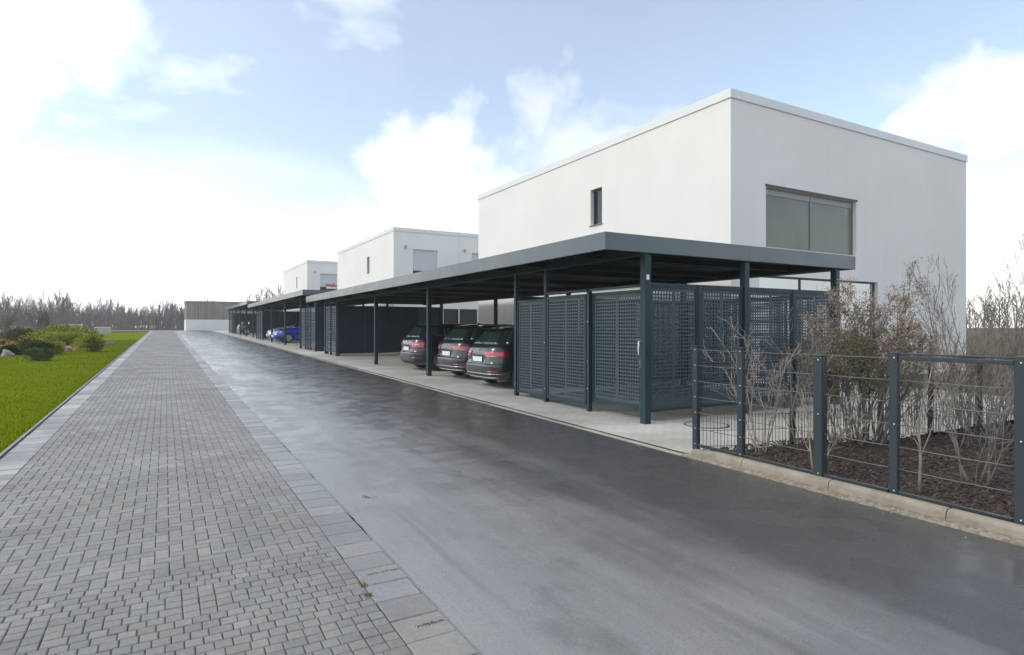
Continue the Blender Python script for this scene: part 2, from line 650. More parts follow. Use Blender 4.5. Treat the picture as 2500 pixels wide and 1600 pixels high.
def brick_layout():
    out = []           # (cx, cy, lx, ly)
    y = 1.2
    k = 0
    while y < Y_TURN - .05:
        ly = CELL * (0.98 + .05 * math.sin(k * 2.1))
        x = X_PL1
        first = (0.5 if k % 2 else 1.0) if (k // 5) % 2 else 1.0
        x += 0
        i = 0
        while x < X_PR0 - .02:
            w = CELL * (first if i == 0 else 1.0) * (1.0 if (i * 7 + k * 3) % 9 else 1.35)
            if x + w > X_PR0 - .04:
                w = X_PR0 - x
            out.append((x + w / 2, y + ly / 2, w, ly))
            x += w
            i += 1
        y += ly
        k += 1
    y0 = y
    nx = NCELL
    ny = int((90.2 - y0) / CELL)
    for j in range(ny):
        for i in range(nx):
            d = (i - j) % 4
            if d == 0:
                if i + 1 < nx: out.append((X_PL1 + (i + 1) * CELL, y0 + (j + .5) * CELL, 2 * CELL, CELL))
                else: out.append((X_PL1 + (i + .5) * CELL, y0 + (j + .5) * CELL, CELL, CELL))
            elif d == 1 and i == 0:
                out.append((X_PL1 + .5 * CELL, y0 + (j + .5) * CELL, CELL, CELL))
            elif d == 3:
                if j + 1 < ny: out.append((X_PL1 + (i + .5) * CELL, y0 + (j + 1) * CELL, CELL, 2 * CELL))
            elif d == 2 and j == 0:
                out.append((X_PL1 + (i + .5) * CELL, y0 + .5 * CELL, CELL, CELL))
    return out


def in_view(x, y, z=0.0):
    zc = x * math.sin(YAW) + y * math.cos(YAW)
    if zc < .2: return False
    u = (x * math.cos(YAW) - y * math.sin(YAW)) / zc * 1480
    v = (CAM_H - z) / zc * 1480
    return abs(u) < 1262 and v < 812


def lay(pieces, name, m, far_name, parent, n_single=300, jit=.0016, tilt=.004, jnt=JNT, h=.03, ch=.005):
    pieces = [p for p in pieces]
    vis = [p for p in pieces if in_view(p[0], p[1], gz(p[1]))]
    key = lambda p: math.hypot(p[0], p[1])
    vis.sort(key=key)
    single = set(map(tuple, vis[:n_single]))
    cache = {}
    rest = []
    sl = math.atan(SLOPE)
    for p in pieces:
        cx, cy, lx, ly = p
        dz = rr.uniform(-jit, jit)
        ax, ay, az = rr.gauss(0, tilt), rr.gauss(0, tilt), rr.gauss(0, .008)
        if tuple(p) in single:
            k = (round(lx, 3), round(ly, 3))
            if k not in cache:
                cache[k] = piece_mesh(name, lx - jnt, ly - jnt, m, h, ch)
            o = bpy.data.objects.new(name, cache[k])
            COL.objects.link(o)
            o.location = (cx + rr.gauss(0, .0009), cy + rr.gauss(0, .0009), gz(cy) + dz)
            o.rotation_euler = (sl + ax, ay, az)
            o.parent = parent
        else:
            rest.append((cx, cy, lx, ly, dz, ax + sl, ay, az))
    a = np.array(rest)
    n = len(a)
    lx, ly = a[:, 2] / 2 - jnt / 2, a[:, 3] / 2 - jnt / 2
    sx = np.array([-1, 1, 1, -1]); sy = np.array([-1, -1, 1, 1])
    V = np.zeros((n, 12, 3))
    for lvl, (c, z) in enumerate(((0, -h), (0, -ch), (ch, 0))):
        for q in range(4):
            px = sx[q] * (lx - c); py = sy[q] * (ly - c)
            ca, sa = np.cos(a[:, 7]), np.sin(a[:, 7])
            V[:, lvl * 4 + q, 0] = a[:, 0] + px * ca - py * sa
            V[:, lvl * 4 + q, 1] = a[:, 1] + px * sa + py * ca
            V[:, lvl * 4 + q, 2] = SLOPE * np.minimum(a[:, 1], 93) + a[:, 4] + z + py * a[:, 5] - px * a[:, 6]
    base = [(8, 9, 10, 11)]
    for k in (0, 4):
        for j in range(4):
            base.append((k + j, k + (j + 1) % 4, k + 4 + (j + 1) % 4, k + 4 + j))
    base = np.array(base)
    F = (base[None] + (np.arange(n) * 12)[:, None, None]).reshape(-1, 4)
    t = np.repeat(rng.random(n), 9)
    o = link(far_name, fast_mesh(far_name, V.reshape(-1, 3), F, m, tint=t), parent)
    o['kind'] = 'stuff'
    return o


lay(brick_layout(), 'brick', BRICK, 'paving_bricks', path)


def slab_layout():
    out = []
    for (x0, x1, pitch) in ((X_PR0, X_PR1, .245), (X_PL0, X_PL1, .25)):
        y = .9
        while y < 90:
            p = pitch * rr.uniform(.985, 1.015)
            out.append(((x0 + x1) / 2 + rr.gauss(0, .002), y + p / 2, x1 - x0, p))
            y += p
    return out


lay(slab_layout(), 'edging_slab', SLAB, 'edging_slabs', path, n_single=300, jit=.002, tilt=.005, jnt=.007, h=.035, ch=.005)

# thin concrete strip that holds the lawn back
strip = MB()
yy = list(np.arange(-1, 30, 1.0)) + list(np.arange(30, 84, 3.0))
EDG = mat('strip_concrete', (.26, .255, .24), .8, 0, .3, var=.25, vscale=4)
lawn_kerb = struct(grid('kerb', EDG, [X_LAWN, X_PL0 - .012], [-1, 20, 50, 83], lambda x, y: gz(y) + .016))

# moss in the slab joints
def build_moss():
    MOSS = mat('moss', (.085, .095, .03), .95, 0, .1, var=.5, vscale=60, col2=(.16, .14, .06))
    V, F = [], []
    for (x0, x1, y, w) in ((1.02, 1.06, 3.62, .05), (1.10, 1.31, 3.745, .012), (1.13, 1.30, 2.99, .012), (1.0, 1.05, 3.47, .04)):
        for _ in range(70):
            x = rr.uniform(x0, x1); yv = y + rr.gauss(0, w * .5)
            s = rr.uniform(.002, .006)
            z = gz(yv) + rr.uniform(-.002, .004)
            i = len(V)
            a = rr.uniform(0, 6.28)
            V += [(x + s * math.cos(a), yv + s * math.sin(a), z), (x + s * math.cos(a + 2.1), yv + s * math.sin(a + 2.1), z),
                  (x + s * math.cos(a + 4.2), yv + s * math.sin(a + 4.2), z), (x, yv, z + s * .9)]
            F += [(i, i + 1, i + 3), (i + 1, i + 2, i + 3), (i + 2, i, i + 3)]
    o = link('moss', fast_mesh('moss', np.array(V), np.array(F), MOSS))
    tag(o, 'tufts of green moss in the joints between the edging slabs', 'moss', kind='stuff')


build_moss()

# paved apron under the carports
def apron_mat():
    m = bpy.data.materials.new('apron_paving')
    m.use_nodes = True
    g = NT(m.node_tree)
    b = g.n['Principled BSDF']
    pos = g.node('ShaderNodeNewGeometry').outputs['Position']
    br = g.node('ShaderNodeTexBrick')
    g.l.new(g.mapping(pos, (1, 1, 1), rot=(0, 0, 1.5708)), br.inputs['Vector'])
    br.inputs['Scale'].default_value = 1.0
    br.inputs['Brick Width'].default_value = .2
    br.inputs['Row Height'].default_value = .1
    br.inputs['Mortar Size'].default_value = .004
    br.inputs['Color1'].default_value = (.56, .54, .495, 1)
    br.inputs['Color2'].default_value = (.51, .49, .45, 1)
    br.inputs['Mortar'].default_value = (.26, .245, .22, 1)
    c = g.mix(g.remap(g.noise(pos, 1.3, 6, .65), .3, .7), br.outputs[0], (.33, .31, .275, 1))
    c = g.mix(.35, br.outputs[0], c)
    c = g.vmath('SCALE', c, scale=g.remap(g.noise(pos, .8, 5, .6), .3, .7, .78, 1.12))
    g.l.new(c, b.inputs['Base Color'])
    b.inputs['Roughness'].default_value = .75
    bp = g.node('ShaderNodeBump')
    bp.inputs['Strength'].default_value = .3
    bp.inputs['Distance'].default_value = .004
    g.l.new(g.math('ADD', g.math('MULTIPLY', br.outputs[1], -1.0), g.noise(pos, 90, 3, .6)), bp.inputs['Height'])
    g.l.new(bp.outputs[0], b.inputs['Normal'])
    return m


APRON = apron_mat()
grid('pavement', APRON, [X_ROAD1 + .10, 7.5, 10, 12.5, 16], [4.6, 6, 20, 40, 60, 80, 90.4], lambda x, y: gz(y) + .012)
# flush row of edging stones between asphalt and apron
EDGE_ST = mat_piece('edging_stone', (.33, .315, .28), var=.12, rough=.75, rvar=.05)
edge_line = struct(grid('kerb', GRIT, [X_ROAD1 - .01, X_ROAD1 + .11], [5.2, 30, 90.4], lambda x, y: gz(y) - .012), 'flush row of edging stones beside the lane')
lay([(X_ROAD1 + .05, 5.30 + .5 + k, .10, 1.0) for k in range(84)], 'kerb_stone', EDGE_ST, 'kerb_stones', edge_line, n_single=60, jit=.002, tilt=.001, jnt=.008, h=.02, ch=.004)

# planting bed with its raised kerb
SOIL = mat('bark_mulch', (.038, .029, .024), .95, 0, .2, var=.5, vscale=14, bump=1.0, bscale=70, col2=(.068, .053, .044))


def bed_z(x, y):
    return gz(y) + .085 + .03 * math.sin(x * 2.3 + y) * .5 + .02 * math.sin(y * 3.1 - x)


def bed_edge(x):
    """far side of the bed: the mesh fence stands on it"""
    return 5.22 - .21 * (x - 5.58)


V, F = [], []
xs = np.concatenate([[5.555], np.arange(5.7, 14.6, .3)])
nj = 34
for x in xs:
    for j in range(nj):
        y = -4 + (bed_edge(x) + 4) * j / (nj - 1)
        V.append((x, y, bed_z(x, y) if j < nj - 1 else gz(y) + .02))
for i in range(len(xs) - 1):
    for j in range(nj - 1):
        a = i * nj + j
        F.append((a, a + nj, a + nj + 1, a + 1))
struct(link('planting_bed', fast_mesh('planting_bed', np.array(V), np.array(F), SOIL, smooth=True)), 'planting bed of dark bark mulch behind the wire fence')

KERB = mat('kerb_concrete', (.265, .232, .185), .75, 0, .4, var=.2, vscale=5, bump=.4, bscale=110)
kerb = struct(grid('kerb', GRIT, [X_ROAD1 - .005, 5.56], [-4, 5.3], lambda x, y: gz(y) - .02), 'raised rounded concrete kerb of the planting bed')


def kerb_profile():
    x0, x1, h = X_ROAD1 + .085, 5.548, .105
    return [(x0, -.03), (x0 + .006, .045)] + [(x0 + .055 - .049 * math.cos(t), .05 + (h - .05) * math.sin(t)) for t in (.35, .7, 1.05, 1.4, 1.57)] + [(x1 - .01, h), (x1, h - .01), (x1, -.03)]


y = -3.5
pr = kerb_profile()
while y < 5.2:
    ln = 1.0 if y + 1.0 < 5.25 else 5.25 - y
    b = MB()
    n = len(pr)
    stations = [0.004, 0.012, ln / 2, ln - 0.012, ln - 0.004] if ln > .5 else [0.004, ln * .4, ln * .7, ln - .02]
    last = y + ln > 5.2
    for s in stations:
        for (px, pz) in pr:
            t = 1.0
            if last and s > ln - .2:
                t = 1 - .35 * ((s - (ln - .2)) / .2) ** 2
            if s in (0.004, ln - 0.004): pz = pz - .004 if pz > 0 else pz
            b.v.append((px + (1 - t) * .06, y + s, gz(y + s) + pz * t))
    for k in range(len(stations) - 1):
        for j in range(n - 1):
            b.f.append((k * n + j, k * n + j + 1, (k + 1) * n + j + 1, (k + 1) * n + j))
    b.f.append(tuple(range(n)))
    b.f.append(tuple(reversed(range((len(stations) - 1) * n, len(stations) * n))))
    o = b.build('kerb_stone', KERB, kerb, smooth=False)
    y += ln
    if ln < 1: break

# crumbled concrete haunch at the foot of the kerb
HAUNCH = mat('crumbled_concrete', (.235, .205, .16), .9, 0, .3, var=.35, vscale=25, bump=.9, bscale=60)
V, F = [], []
hy = np.arange(-4, 5.32, .06)
for yv in hy:
    wv = .012 + .028 * (math.sin(yv * 2.3) * .5 + .5) * (.6 + .8 * rr.random())
    V += [(X_ROAD1 + .092, yv, gz(yv) + .022), (X_ROAD1 + .05, yv, gz(yv) + .014 + rr.uniform(-.004, .004)), (X_ROAD1 + .03 - wv, yv, gz(yv) - .004 + rr.uniform(-.002, .002)), (X_ROAD1 + .01 - wv, yv, gz(yv) - .02)]
for k in range(len(hy) - 1):
    for j in range(3):
        a = k * 4 + j
        F.append((a, a + 1, a + 5, a + 4))
o = link('kerb_haunch', fast_mesh('kerb_haunch', np.array(V), np.array(F), HAUNCH), kerb)


# bark chips lying on the bed
def build_chips():
    n = 9000
    V = np.zeros((n, 8, 3)); k = 0
    CH = mat_piece('bark_chip', (.058, .046, .039), var=.6, rough=.85, rvar=.05, tints=((1, 1, 1), (1.2, 1.0, .85), (1.0, 1.0, 1.05)))
    xs_ = 5.58 + rng.random(n) ** 1.5 * 6.0
    corner = np.array([(-1, -1, -1), (1, -1, -1), (1, 1, -1), (-1, 1, -1), (-1, -1, 1), (1, -1, 1), (1, 1, 1), (-1, 1, 1)], float)
    for i in range(n):
        x = xs_[i]
        y = 1.2 + (bed_edge(x) - .05 - 1.2) * rng.random()
        s = np.array([rng.uniform(.008, .035), rng.uniform(.004, .012), rng.uniform(.002, .005)])
        m = Matrix.Rotation(rng.uniform(0, 6.28), 3, 'Z') @ Matrix.Rotation(rng.normal(0, .35), 3, 'Y') @ Matrix.Rotation(rng.normal(0, .3), 3, 'X')
        V[i] = (corner * s) @ np.array(m).T + np.array([x, y, bed_z(x, y) + .006])
    fb = np.array([(0, 3, 2, 1), (4, 5, 6, 7), (0, 1, 5, 4), (1, 2, 6, 5), (2, 3, 7, 6), (3, 0, 4, 7)])
    F = (fb[None] + (np.arange(n) * 8)[:, None, None]).reshape(-1, 4)
    o = link('bark_chips', fast_mesh('bark_chips', V.reshape(-1, 3), F, CH, tint=np.repeat(rng.random(n), 6)))
    tag(o, 'loose brown bark chips covering the planting bed', 'bark mulch', kind='stuff')


build_chips()


# blades of the lawn nearest the path
def build_grass():
    n = 190000
    t = rng.random(n)
    dist = 5.0 + 48 * t ** 2.3
    X = X_LAWN - .01 - rng.random(n) ** 1.3 * 14
    Y = dist
    keep = (Y < np.maximum(26, 83 - np.maximum(0, -X - 2) * 2.6))
    X, Y = X[keep], Y[keep]
    n = len(X)
    T = -X - 1.6
    Z = SLOPE * Y + .012 * np.sin(X * .7 + 1) + .02 * np.sin(Y * .35 + X * .2) * np.minimum(1, T / 1.5) + .10 * (1 - np.exp(-np.maximum(0, T) / 6))
    a = rng.random(n) * 6.283
    w = .0035 + .0015 * (Y / 10)
    h = rng.uniform(.015, .04, n)
    lx, ly = rng.normal(0, .015, n), rng.normal(0, .015, n)
    V = np.zeros((n, 3, 3))
    V[:, 0] = np.stack([X - w * np.cos(a), Y - w * np.sin(a), Z], -1)
    V[:, 1] = np.stack([X + w * np.cos(a), Y + w * np.sin(a), Z], -1)
    V[:, 2] = np.stack([X + lx, Y + ly, Z + h], -1)
    G = mat_piece('grass_blade', (.16, .205, .008), var=.4, rough=.8, rvar=.05, spec=.0, tints=((1, 1, 1), (1.15, 1.0, .8), (.9, 1, 1)))
    o = link('grass', fast_mesh('grass', V.reshape(-1, 3), np.arange(n * 3).reshape(-1, 3), G, tint=rng.random(n)))
    tag(o, 'short green blades of the lawn beside the path', 'grass', kind='stuff')


build_grass()

# ------------------------------------------------------------------ houses
def wall_quads(b, O, U, N, width, z0, z1, openings, depth):
    """a wall in the plane O + u*U + z, with openings (u0,u1,z0,z1) that have reveals running along N (inwards)"""
    us = sorted({0.0, width} | {o[0] for o in openings} | {o[1] for o in openings})
    zs = sorted({z0, z1} | {o[2] for o in openings} | {o[3] for o in openings})
    P = lambda u, z, d=0.0: (O[0] + U[0] * u + N[0] * d, O[1] + U[1] * u + N[1] * d, z)
    for i in range(len(us) - 1):
        for j in range(len(zs) - 1):
            cu, cz = (us[i] + us[i + 1]) / 2, (zs[j] + zs[j + 1]) / 2
            if any(o[0] < cu < o[1] and o[2] < cz < o[3] for o in openings):
                continue
            b.quad(P(us[i], zs[j]), P(us[i + 1], zs[j]), P(us[i + 1], zs[j + 1]), P(us[i], zs[j + 1]))
    for (a, c, e, f) in openings:
        b.quad(P(a, e), P(a, e, depth), P(a, f, depth), P(a, f))
        b.quad(P(c, e, depth), P(c, e), P(c, f), P(c, f, depth))
        b.quad(P(a, f), P(a, f, depth), P(c, f, depth), P(c, f))
        b.quad(P(a, e, depth), P(a, e), P(c, e), P(c, e, depth))


def ring_bars(b, ax, lo, hi, z0, z1, p0, p1, t):
    """four frame bars round a rectangle. ax 'x': spans x lo..hi at depth y p0..p1 ; ax 'y': spans y at depth x p0..p1"""
    def bx(u0, u1, a, c):
        if ax == 'x': b.box(u0, u1, p0, p1, a, c)
        else: b.box(p0, p1, u0, u1, a, c)
    bx(lo, lo + t, z0, z1)
    bx(hi - t, hi, z0, z1)
    bx(lo + t, hi - t, z0, z0 + t)
    bx(lo + t, hi - t, z1 - t, z1)


def sheet(b, ax, lo, hi, z0, z1, p0, p1):
    if ax == 'x': b.box(lo, hi, p0, p1, z0, z1)
    else: b.box(p0, p1, lo, hi, z0, z1)
    return b


HOUSE_H = 7.45


def shell(name, label, X0, Y0, Lx, Ly, zb, front_open, side_open, group='white flat roofed houses behind the carports'):
    """root at the street corner of the house; local x away from the street, y along it"""
    root = thing(name, label, 'house', (X0, Y0, zb), 0, group)
    b = MB()
    D = .22
    top = HOUSE_H - .2
    wall_quads(b, (0, 0), (0, 1), (1, 0), Ly, -1.2, top, front_open, D)            # front, faces the street
    wall_quads(b, (0, 0), (1, 0), (0, 1), Lx, -1.2, top, side_open, D)             # side, faces the camera
    b.quad((Lx, 0, -1.2), (Lx, Ly, -1.2), (Lx, Ly, top), (Lx, 0, top))
    b.quad((0, Ly, -1.2), (Lx, Ly, -1.2), (Lx, Ly, top), (0, Ly, top))
    b.build('wall', RENDER, root, fix=False)
    r = MB()
    r.box(.3, Lx - .3, .3, Ly - .3, HOUSE_H - .6, HOUSE_H - .45)
    r.build('roof', COPING, root)
    # parapet coping: sheet metal cap, a little proud of the render
    o, h0, t = .035, HOUSE_H - .24, .36
    for (x0, x1, y0, y1) in ((-o, t, -o, Ly + o), (Lx - t, Lx + o, -o, Ly + o), (t + .003, Lx - t - .003, -o, t), (t + .003, Lx - t - .003, Ly - t, Ly + o)):
        c = MB().box(x0, x1, y0, y1, h0, HOUSE_H)
        c.build('coping', COPING, root, bev=.012)
    return root


def slit_window(root, y0, y1, z0, z1):
    b = MB()
    ring_bars(b, 'y', y0, y1, z0, z1, .13, .19, .055)
    f = b.build('window', FRAME_D, root, bev=.004)
    MB().box(.152, .160, y0 + .055, y1 - .055, z0 + .055, z1 - .055).build('pane', GLASS_D, f)
    MB().box(-.05, .13, y0 - .03, y1 + .03, z0 - .035, z0 - .003).build('sill', FRAME_G, f, bev=.004)
    MB().box(.10, .125, y0 + .14, y0 + .155, z0 + .02, z0 + .42).build('stay', FRAME_G, f)
    return f


def lamp(root, x, z):
    b = MB().box(x - .08, x + .08, -.09, -.002, z - .09, z + .09)
    return b.build('wall_lamp', mat('lamp_grey', (.35, .36, .37), .5), root, bev=.012)


def shutter_window(root, x0, x1, z0, z1, zs):
    """tall window with its roller shutter let down to zs and a railing in front of the gap"""
    b = MB()
    ring_bars(b, 'x', x0, x1, z0, z1, .14, .20, .05)
    f = b.build('window', FRAME_D, root)
    MB().box(x0 + .05, x1 - .05, .165, .175, z0 + .05, z1 - .05).build('pane', GLASS_D, f)
    s = MB()
    z = zs
    while z < z1 - .01:
        zt = min(z + .055, z1)
        s.quad((x0 + .003, .10, z), (x1 - .003, .10, z), (x1 - .003, .088, (z + zt) / 2), (x0 + .003, .088, (z + zt) / 2))
        s.quad((x0 + .003, .088, (z + zt) / 2), (x1 - .003, .088, (z + zt) / 2), (x1 - .003, .10, zt), (x0 + .003, .10, zt))
        z = zt
    s.build('roller_shutter', SHUT, f, fix=False)
    r = MB()
    r.box(x0 + .01, x1 - .01, .02, .055, zs - .10, zs - .05)
    r.box(x0 + .01, x1 - .01, .02, .055, z0 + .06, z0 + .10)
    x = x0 + .08
    while x < x1 - .05:
        r.box(x, x + .018, .03, .045, z0 + .10, zs - .10)
        x += .11
    r.build('railing', FRAME_D, f)
    return f


def glazing(root, x0, x1, z0, z1, n, fm, gm, d=.12, t=.05, blind_top=None):
    b = MB()
    ring_bars(b, 'x', x0, x1, z0, z1, d, d + .06, t)
    w = (x1 - x0 - 2 * t) / n
    for k in range(1, n):
        b.box(x0 + t + k * w - .025, x0 + t + k * w + .025, d - .002, d + .058, z0 + t, z1 - t)
    f = b.build('window', fm, root, bev=.003)
    for k in range(n):
        MB().box(x0 + t + k * w + (.026 if k else .001), x0 + t + (k + 1) * w - (.026 if k < n - 1 else .001), d + .025, d + .035, z0 + t + .001, z1 - t - .001).build('pane', gm, f)
    return f


# house 1
h1 = shell('white_house', 'large white house with a wide grey window above the near carport roof', 12.5, 10.62, 12.1, 14.3, .24,
           [(5.23, 5.85, 4.80, 6.0)],
           [(1.36, 5.46, 3.50, 5.12), (1.1, 6.6, .05, 2.75)])
slit_window(h1, 5.23, 5.85, 4.80, 6.0)
w1 = glazing(h1, 1.36, 5.46, 3.50, 5.12, 2, FRAME_G, BLIND, d=.10)
MB().box(1.33, 5.49, -.03, .098, 5.122, 5.17).build('lintel_strip', FRAME_D, w1)
MB().box(1.362, 5.458, -.03, .10, 3.44, 3.497).build('sill', COPING, w1)
for k in range(2):
    MB().box(1.42 + k * 2.0, 3.38 + k * 2.0, .105, .124, 4.93, 5.068).build('blind_box', mat('blind_box', (.33, .33, .30), .5), w1)
glazing(h1, 1.1, 6.6, .05, 2.75, 3, FRAME_D, GLASS_M, d=.10)

# house 2 and house 3, alike
def terrace_house(label, Y0, zb):
    h = shell('white_house', label, 12.5, Y0, 12.1, 14.3, zb, [(5.2, 5.8, 4.98, 6.12)],
              [(1.28, 2.98, 3.7, 6.14), (5.45, 7.15, 3.7, 6.14), (1.2, 2.6, .05, 2.35), (3.4, 5.9, .05, 2.35)])
    slit_window(h, 5.2, 5.8, 4.98, 6.12)
    shutter_window(h, 1.28, 2.98, 3.7, 6.14, 4.78)
    shutter_window(h, 5.45, 7.15, 3.7, 6.14, 4.78)
    lamp(h, .78, 6.25)
    lamp(h, 4.93, 6.25)
    glazing(h, 1.2, 2.6, .05, 2.35, 1, FRAME_D, GLASS_D)
    glazing(h, 3.4, 5.9, .05, 2.35, 2, FRAME_D, GLASS_D)
    MB().box(4.47, 4.53, -.05, -.003, -1, HOUSE_H + .02).build('downpipe', COPING, h)
    return h


h2 = terrace_house('middle white house with a grey roller shutter above the first carport roof', 36.8, .48)
h3 = terrace_house('farthest white house, small, above the second carport with a red flower box', 63.5, .98)

# red flower box on the farthest house's window rail
fb = thing('flower_box', 'red flowers in a box before the shuttered window of the farthest house', 'flower box', (14.9, 63.36, .98 + 4.78))
MB().box(-.55, .5, -.08, .08, -.18, 0).build('box', WHITE, fb, bev=.01)
RED = mat('red_flowers', (.55, .06, .05), .7, var=.4, vscale=20)
b = MB()
for k in range(60):
    x, y, z, s = rr.uniform(-.55, .5), rr.uniform(-.12, .1), rr.uniform(0, .28), rr.uniform(.05, .1)
    a = rr.uniform(0, 3)
    b.quad((x - s * math.cos(a), y - s * math.sin(a), z), (x + s * math.cos(a), y + s * math.sin(a), z + .02), (x + s * math.cos(a), y + s * math.sin(a), z + s), (x - s * math.cos(a), y - s * math.sin(a), z + s))
b.build('blossom', RED, fb, fix=False)['kind'] = 'stuff'


# ------------------------------------------------------------------ carports
def carport(label, X0, X1, Y0, Y1, zb, ztop, posts, rafters, sticker=False):
    """root on the ground at the street corner. posts: (x, y, size, top or None)"""
    root = thing('carport', label, 'carport', (X0, Y0, zb), 0, 'long flat steel carports beside the lane')
    L, Wd = Y1 - Y0, X1 - X0
    zt = ztop - zb
    zf = zt - .265
    # fascia boards, each side of several lengths
    n = 4
    for k in range(n):
        a, c = L * k / n, L * (k + 1) / n
        MB().box(0, .05, a + (.0 if k == 0 else .0015), c - (0 if k == n - 1 else .0015), zf, zt).build('fascia', FASCIA, root, bev=.004)
        MB().box(Wd - .05, Wd, a + (.0 if k == 0 else .0015), c - (0 if k == n - 1 else .0015), zf, zt).build('fascia', FASCIA, root, bev=.004)
    for k in range(2):
        a, c = .0505 + (Wd - .101) * k / 2, .0505 + (Wd - .101) * (k + 1) / 2
        for (p, q) in ((0, .05), (L - .05, L)):
            MB().box(a + (.0015 if k else 0), c - (0 if k else .0015), p, q, zf + .0005, zt - .0005).build('fascia', FASCIA, root, bev=.004)
    # roof deck: trapezoidal sheet seen from below
    d = MB()
    y = .052
    z0 = zf + .135
    while y < L - .06:
        y2 = min(y + .25, L - .052)
        w = y2 - y
        zz = [z0, z0, z0 + .04, z0 + .04]
        uy = [y, y + w * .4, y + w * .5, y + w * .9]
        pts = [(uy[0], z0), (uy[1], z0), (uy[2], z0 + .04), (uy[3], z0 + .04), (y2, z0)]
        for (p, q) in zip(pts[:-1], pts[1:]):
            d.quad((.052, p[0], p[1]), (Wd - .052, p[0], p[1]), (Wd - .052, q[0], q[1]), (.052, q[0], q[1]))
        y = y2
    d.box(.052, Wd - .052, .052, L - .052, zf + .19, zf + .21)
    d.build('roof_deck', CEIL, root, fix=False)
    for x in (.86, Wd - .55):
        MB().box(x - .05, x + .05, .055, L - .055, zf - .03, zf + .132).build('beam', BEAM, root, bev=.005)
    for y in rafters:
        MB().box(.055, .808, y - .03, y + .03, zf + .02, zf + .131).build('rafter', BEAM, root, bev=.004)
        MB().box(.912, Wd - .602, y - .03, y + .03, zf + .02, zf + .131).build('rafter', BEAM, root, bev=.004)
    for (x, y, s, top) in posts:
        h = (zf - .031) if top is None else top
        zg = gz(Y0 + y) - zb + .012
        p = MB().box(x - X0 - s / 2, x - X0 + s / 2, y - s / 2, y + s / 2, zg, h).build('post', STEEL, root, bev=.006)
        MB().box(x - X0 - s / 2 - .003, x - X0 + s / 2 + .003, y - s / 2 - .003, y + s / 2 + .003, zg - .001, zg + .012).build('foot_plate', STEEL_D, p)
    if sticker:
        x, y = 6.5 - X0, .08
        MB().box(x - .035, x + .02, y - .0625, y - .0605, 2.25, 2.33).build('sticker', WHITE, root)
    return root


PX = 6.5
c1 = carport('nearest carport with three dark cars under its flat anthracite roof', 5.64, 11.95, 7.08, 28.9, gz(7), 3.02,
             [(PX, .08, .12, None), (8.78, .08, .115, None), (11.4, .08, .12, None),
              (PX, 2.91, .075, None), (PX, 4.07, .085, None), (PX + .05, 9.12, .12, None), (PX + .05, 14.12, .12, None), (PX + .05, 19.55, .10, None), (PX + .05, 21.6, .08, None),
              (11.4, 4.07, .12, None), (11.4, 9.12, .12, None), (11.4, 14.12, .12, None), (11.4, 19.55, .12, None)],
             [1.1, 2.91, 4.07, 6.6, 9.12, 11.6, 14.12, 16.9, 19.55], sticker=True)
c2 = carport('second carport along the lane, sheltering the bright blue car', 5.85, 12.0, 30.8, 53.4, gz(31), 3.46,
             [(PX, .1, .1, None), (PX, 2.0, .08, None), (PX, 3.9, .1, None), (PX, 8.9, .12, None), (PX, 14.3, .12, None), (PX, 18.8, .1, None), (PX, 22.3, .1, None),
              (11.4, 3.9, .12, None), (11.4, 8.9, .12, None), (11.4, 14.3, .12, None)], [3.9, 8.9, 14.3, 18.8])
c3 = carport('farthest carport at the top of the lane near the slatted building', 6.0, 12.0, 55.3, 77.5, gz(56), 3.84,
             [(PX, .1, .1, None), (PX, 5.0, .12, None), (PX, 10.2, .12, None), (PX, 14.6, .12, None), (PX, 18, .1, None), (PX, 22.0, .1, None)], [5.0, 10.2, 15.0])


# ------------------------------------------------------------------ storage sheds under the carports
PCACHE = {}


def perf_mesh(w, h, pitch=.058, hole=.034, mu=.04, mv=.05, strip=.06, fields=2, low=0.0, slots=False):
    key = (round(w, 3), round(h, 3), pitch, hole, fields, low, slots)
    if key in PCACHE:
        return PCACHE[key]
    fw = (w - 2 * mu - (fields - 1) * strip) / fields
    ucuts = []
    for f in range(fields):
        a = mu + f * (fw + strip)
        if slots:
            ucuts.append((a, a + fw))
        else:
            n = max(1, int(fw / pitch))
            p = fw / n
            for k in range(n):
                ucuts.append((a + k * p + (p - hole) / 2, a + k * p + (p + hole) / 2))
    nv = int((h - 2 * mv - low) / pitch)
    pv = (h - 2 * mv - low) / nv
    vc = [(mv + low + k * pv + (pv - hole) / 2, mv + low + k * pv + (pv + hole) / 2) for k in range(nv)]
    b = MB()
    for yv in (-.0015, .0015):
        z = 0.0
        for (v0, v1) in vc:
            b.quad((0, yv, z), (w, yv, z), (w, yv, v0), (0, yv, v0))
            u = 0.0
            for (u0, u1) in ucuts:
                b.quad((u, yv, v0), (u0, yv, v0), (u0, yv, v1), (u, yv, v1))
                u = u1
            b.quad((u, yv, v0), (w, yv, v0), (w, yv, v1), (u, yv, v1))
            z = v1
        b.quad((0, yv, z), (w, yv, z), (w, yv, h), (0, yv, h))
    me = b.mesh('perforated_sheet', PERF)
    PCACHE[key] = me
    return me


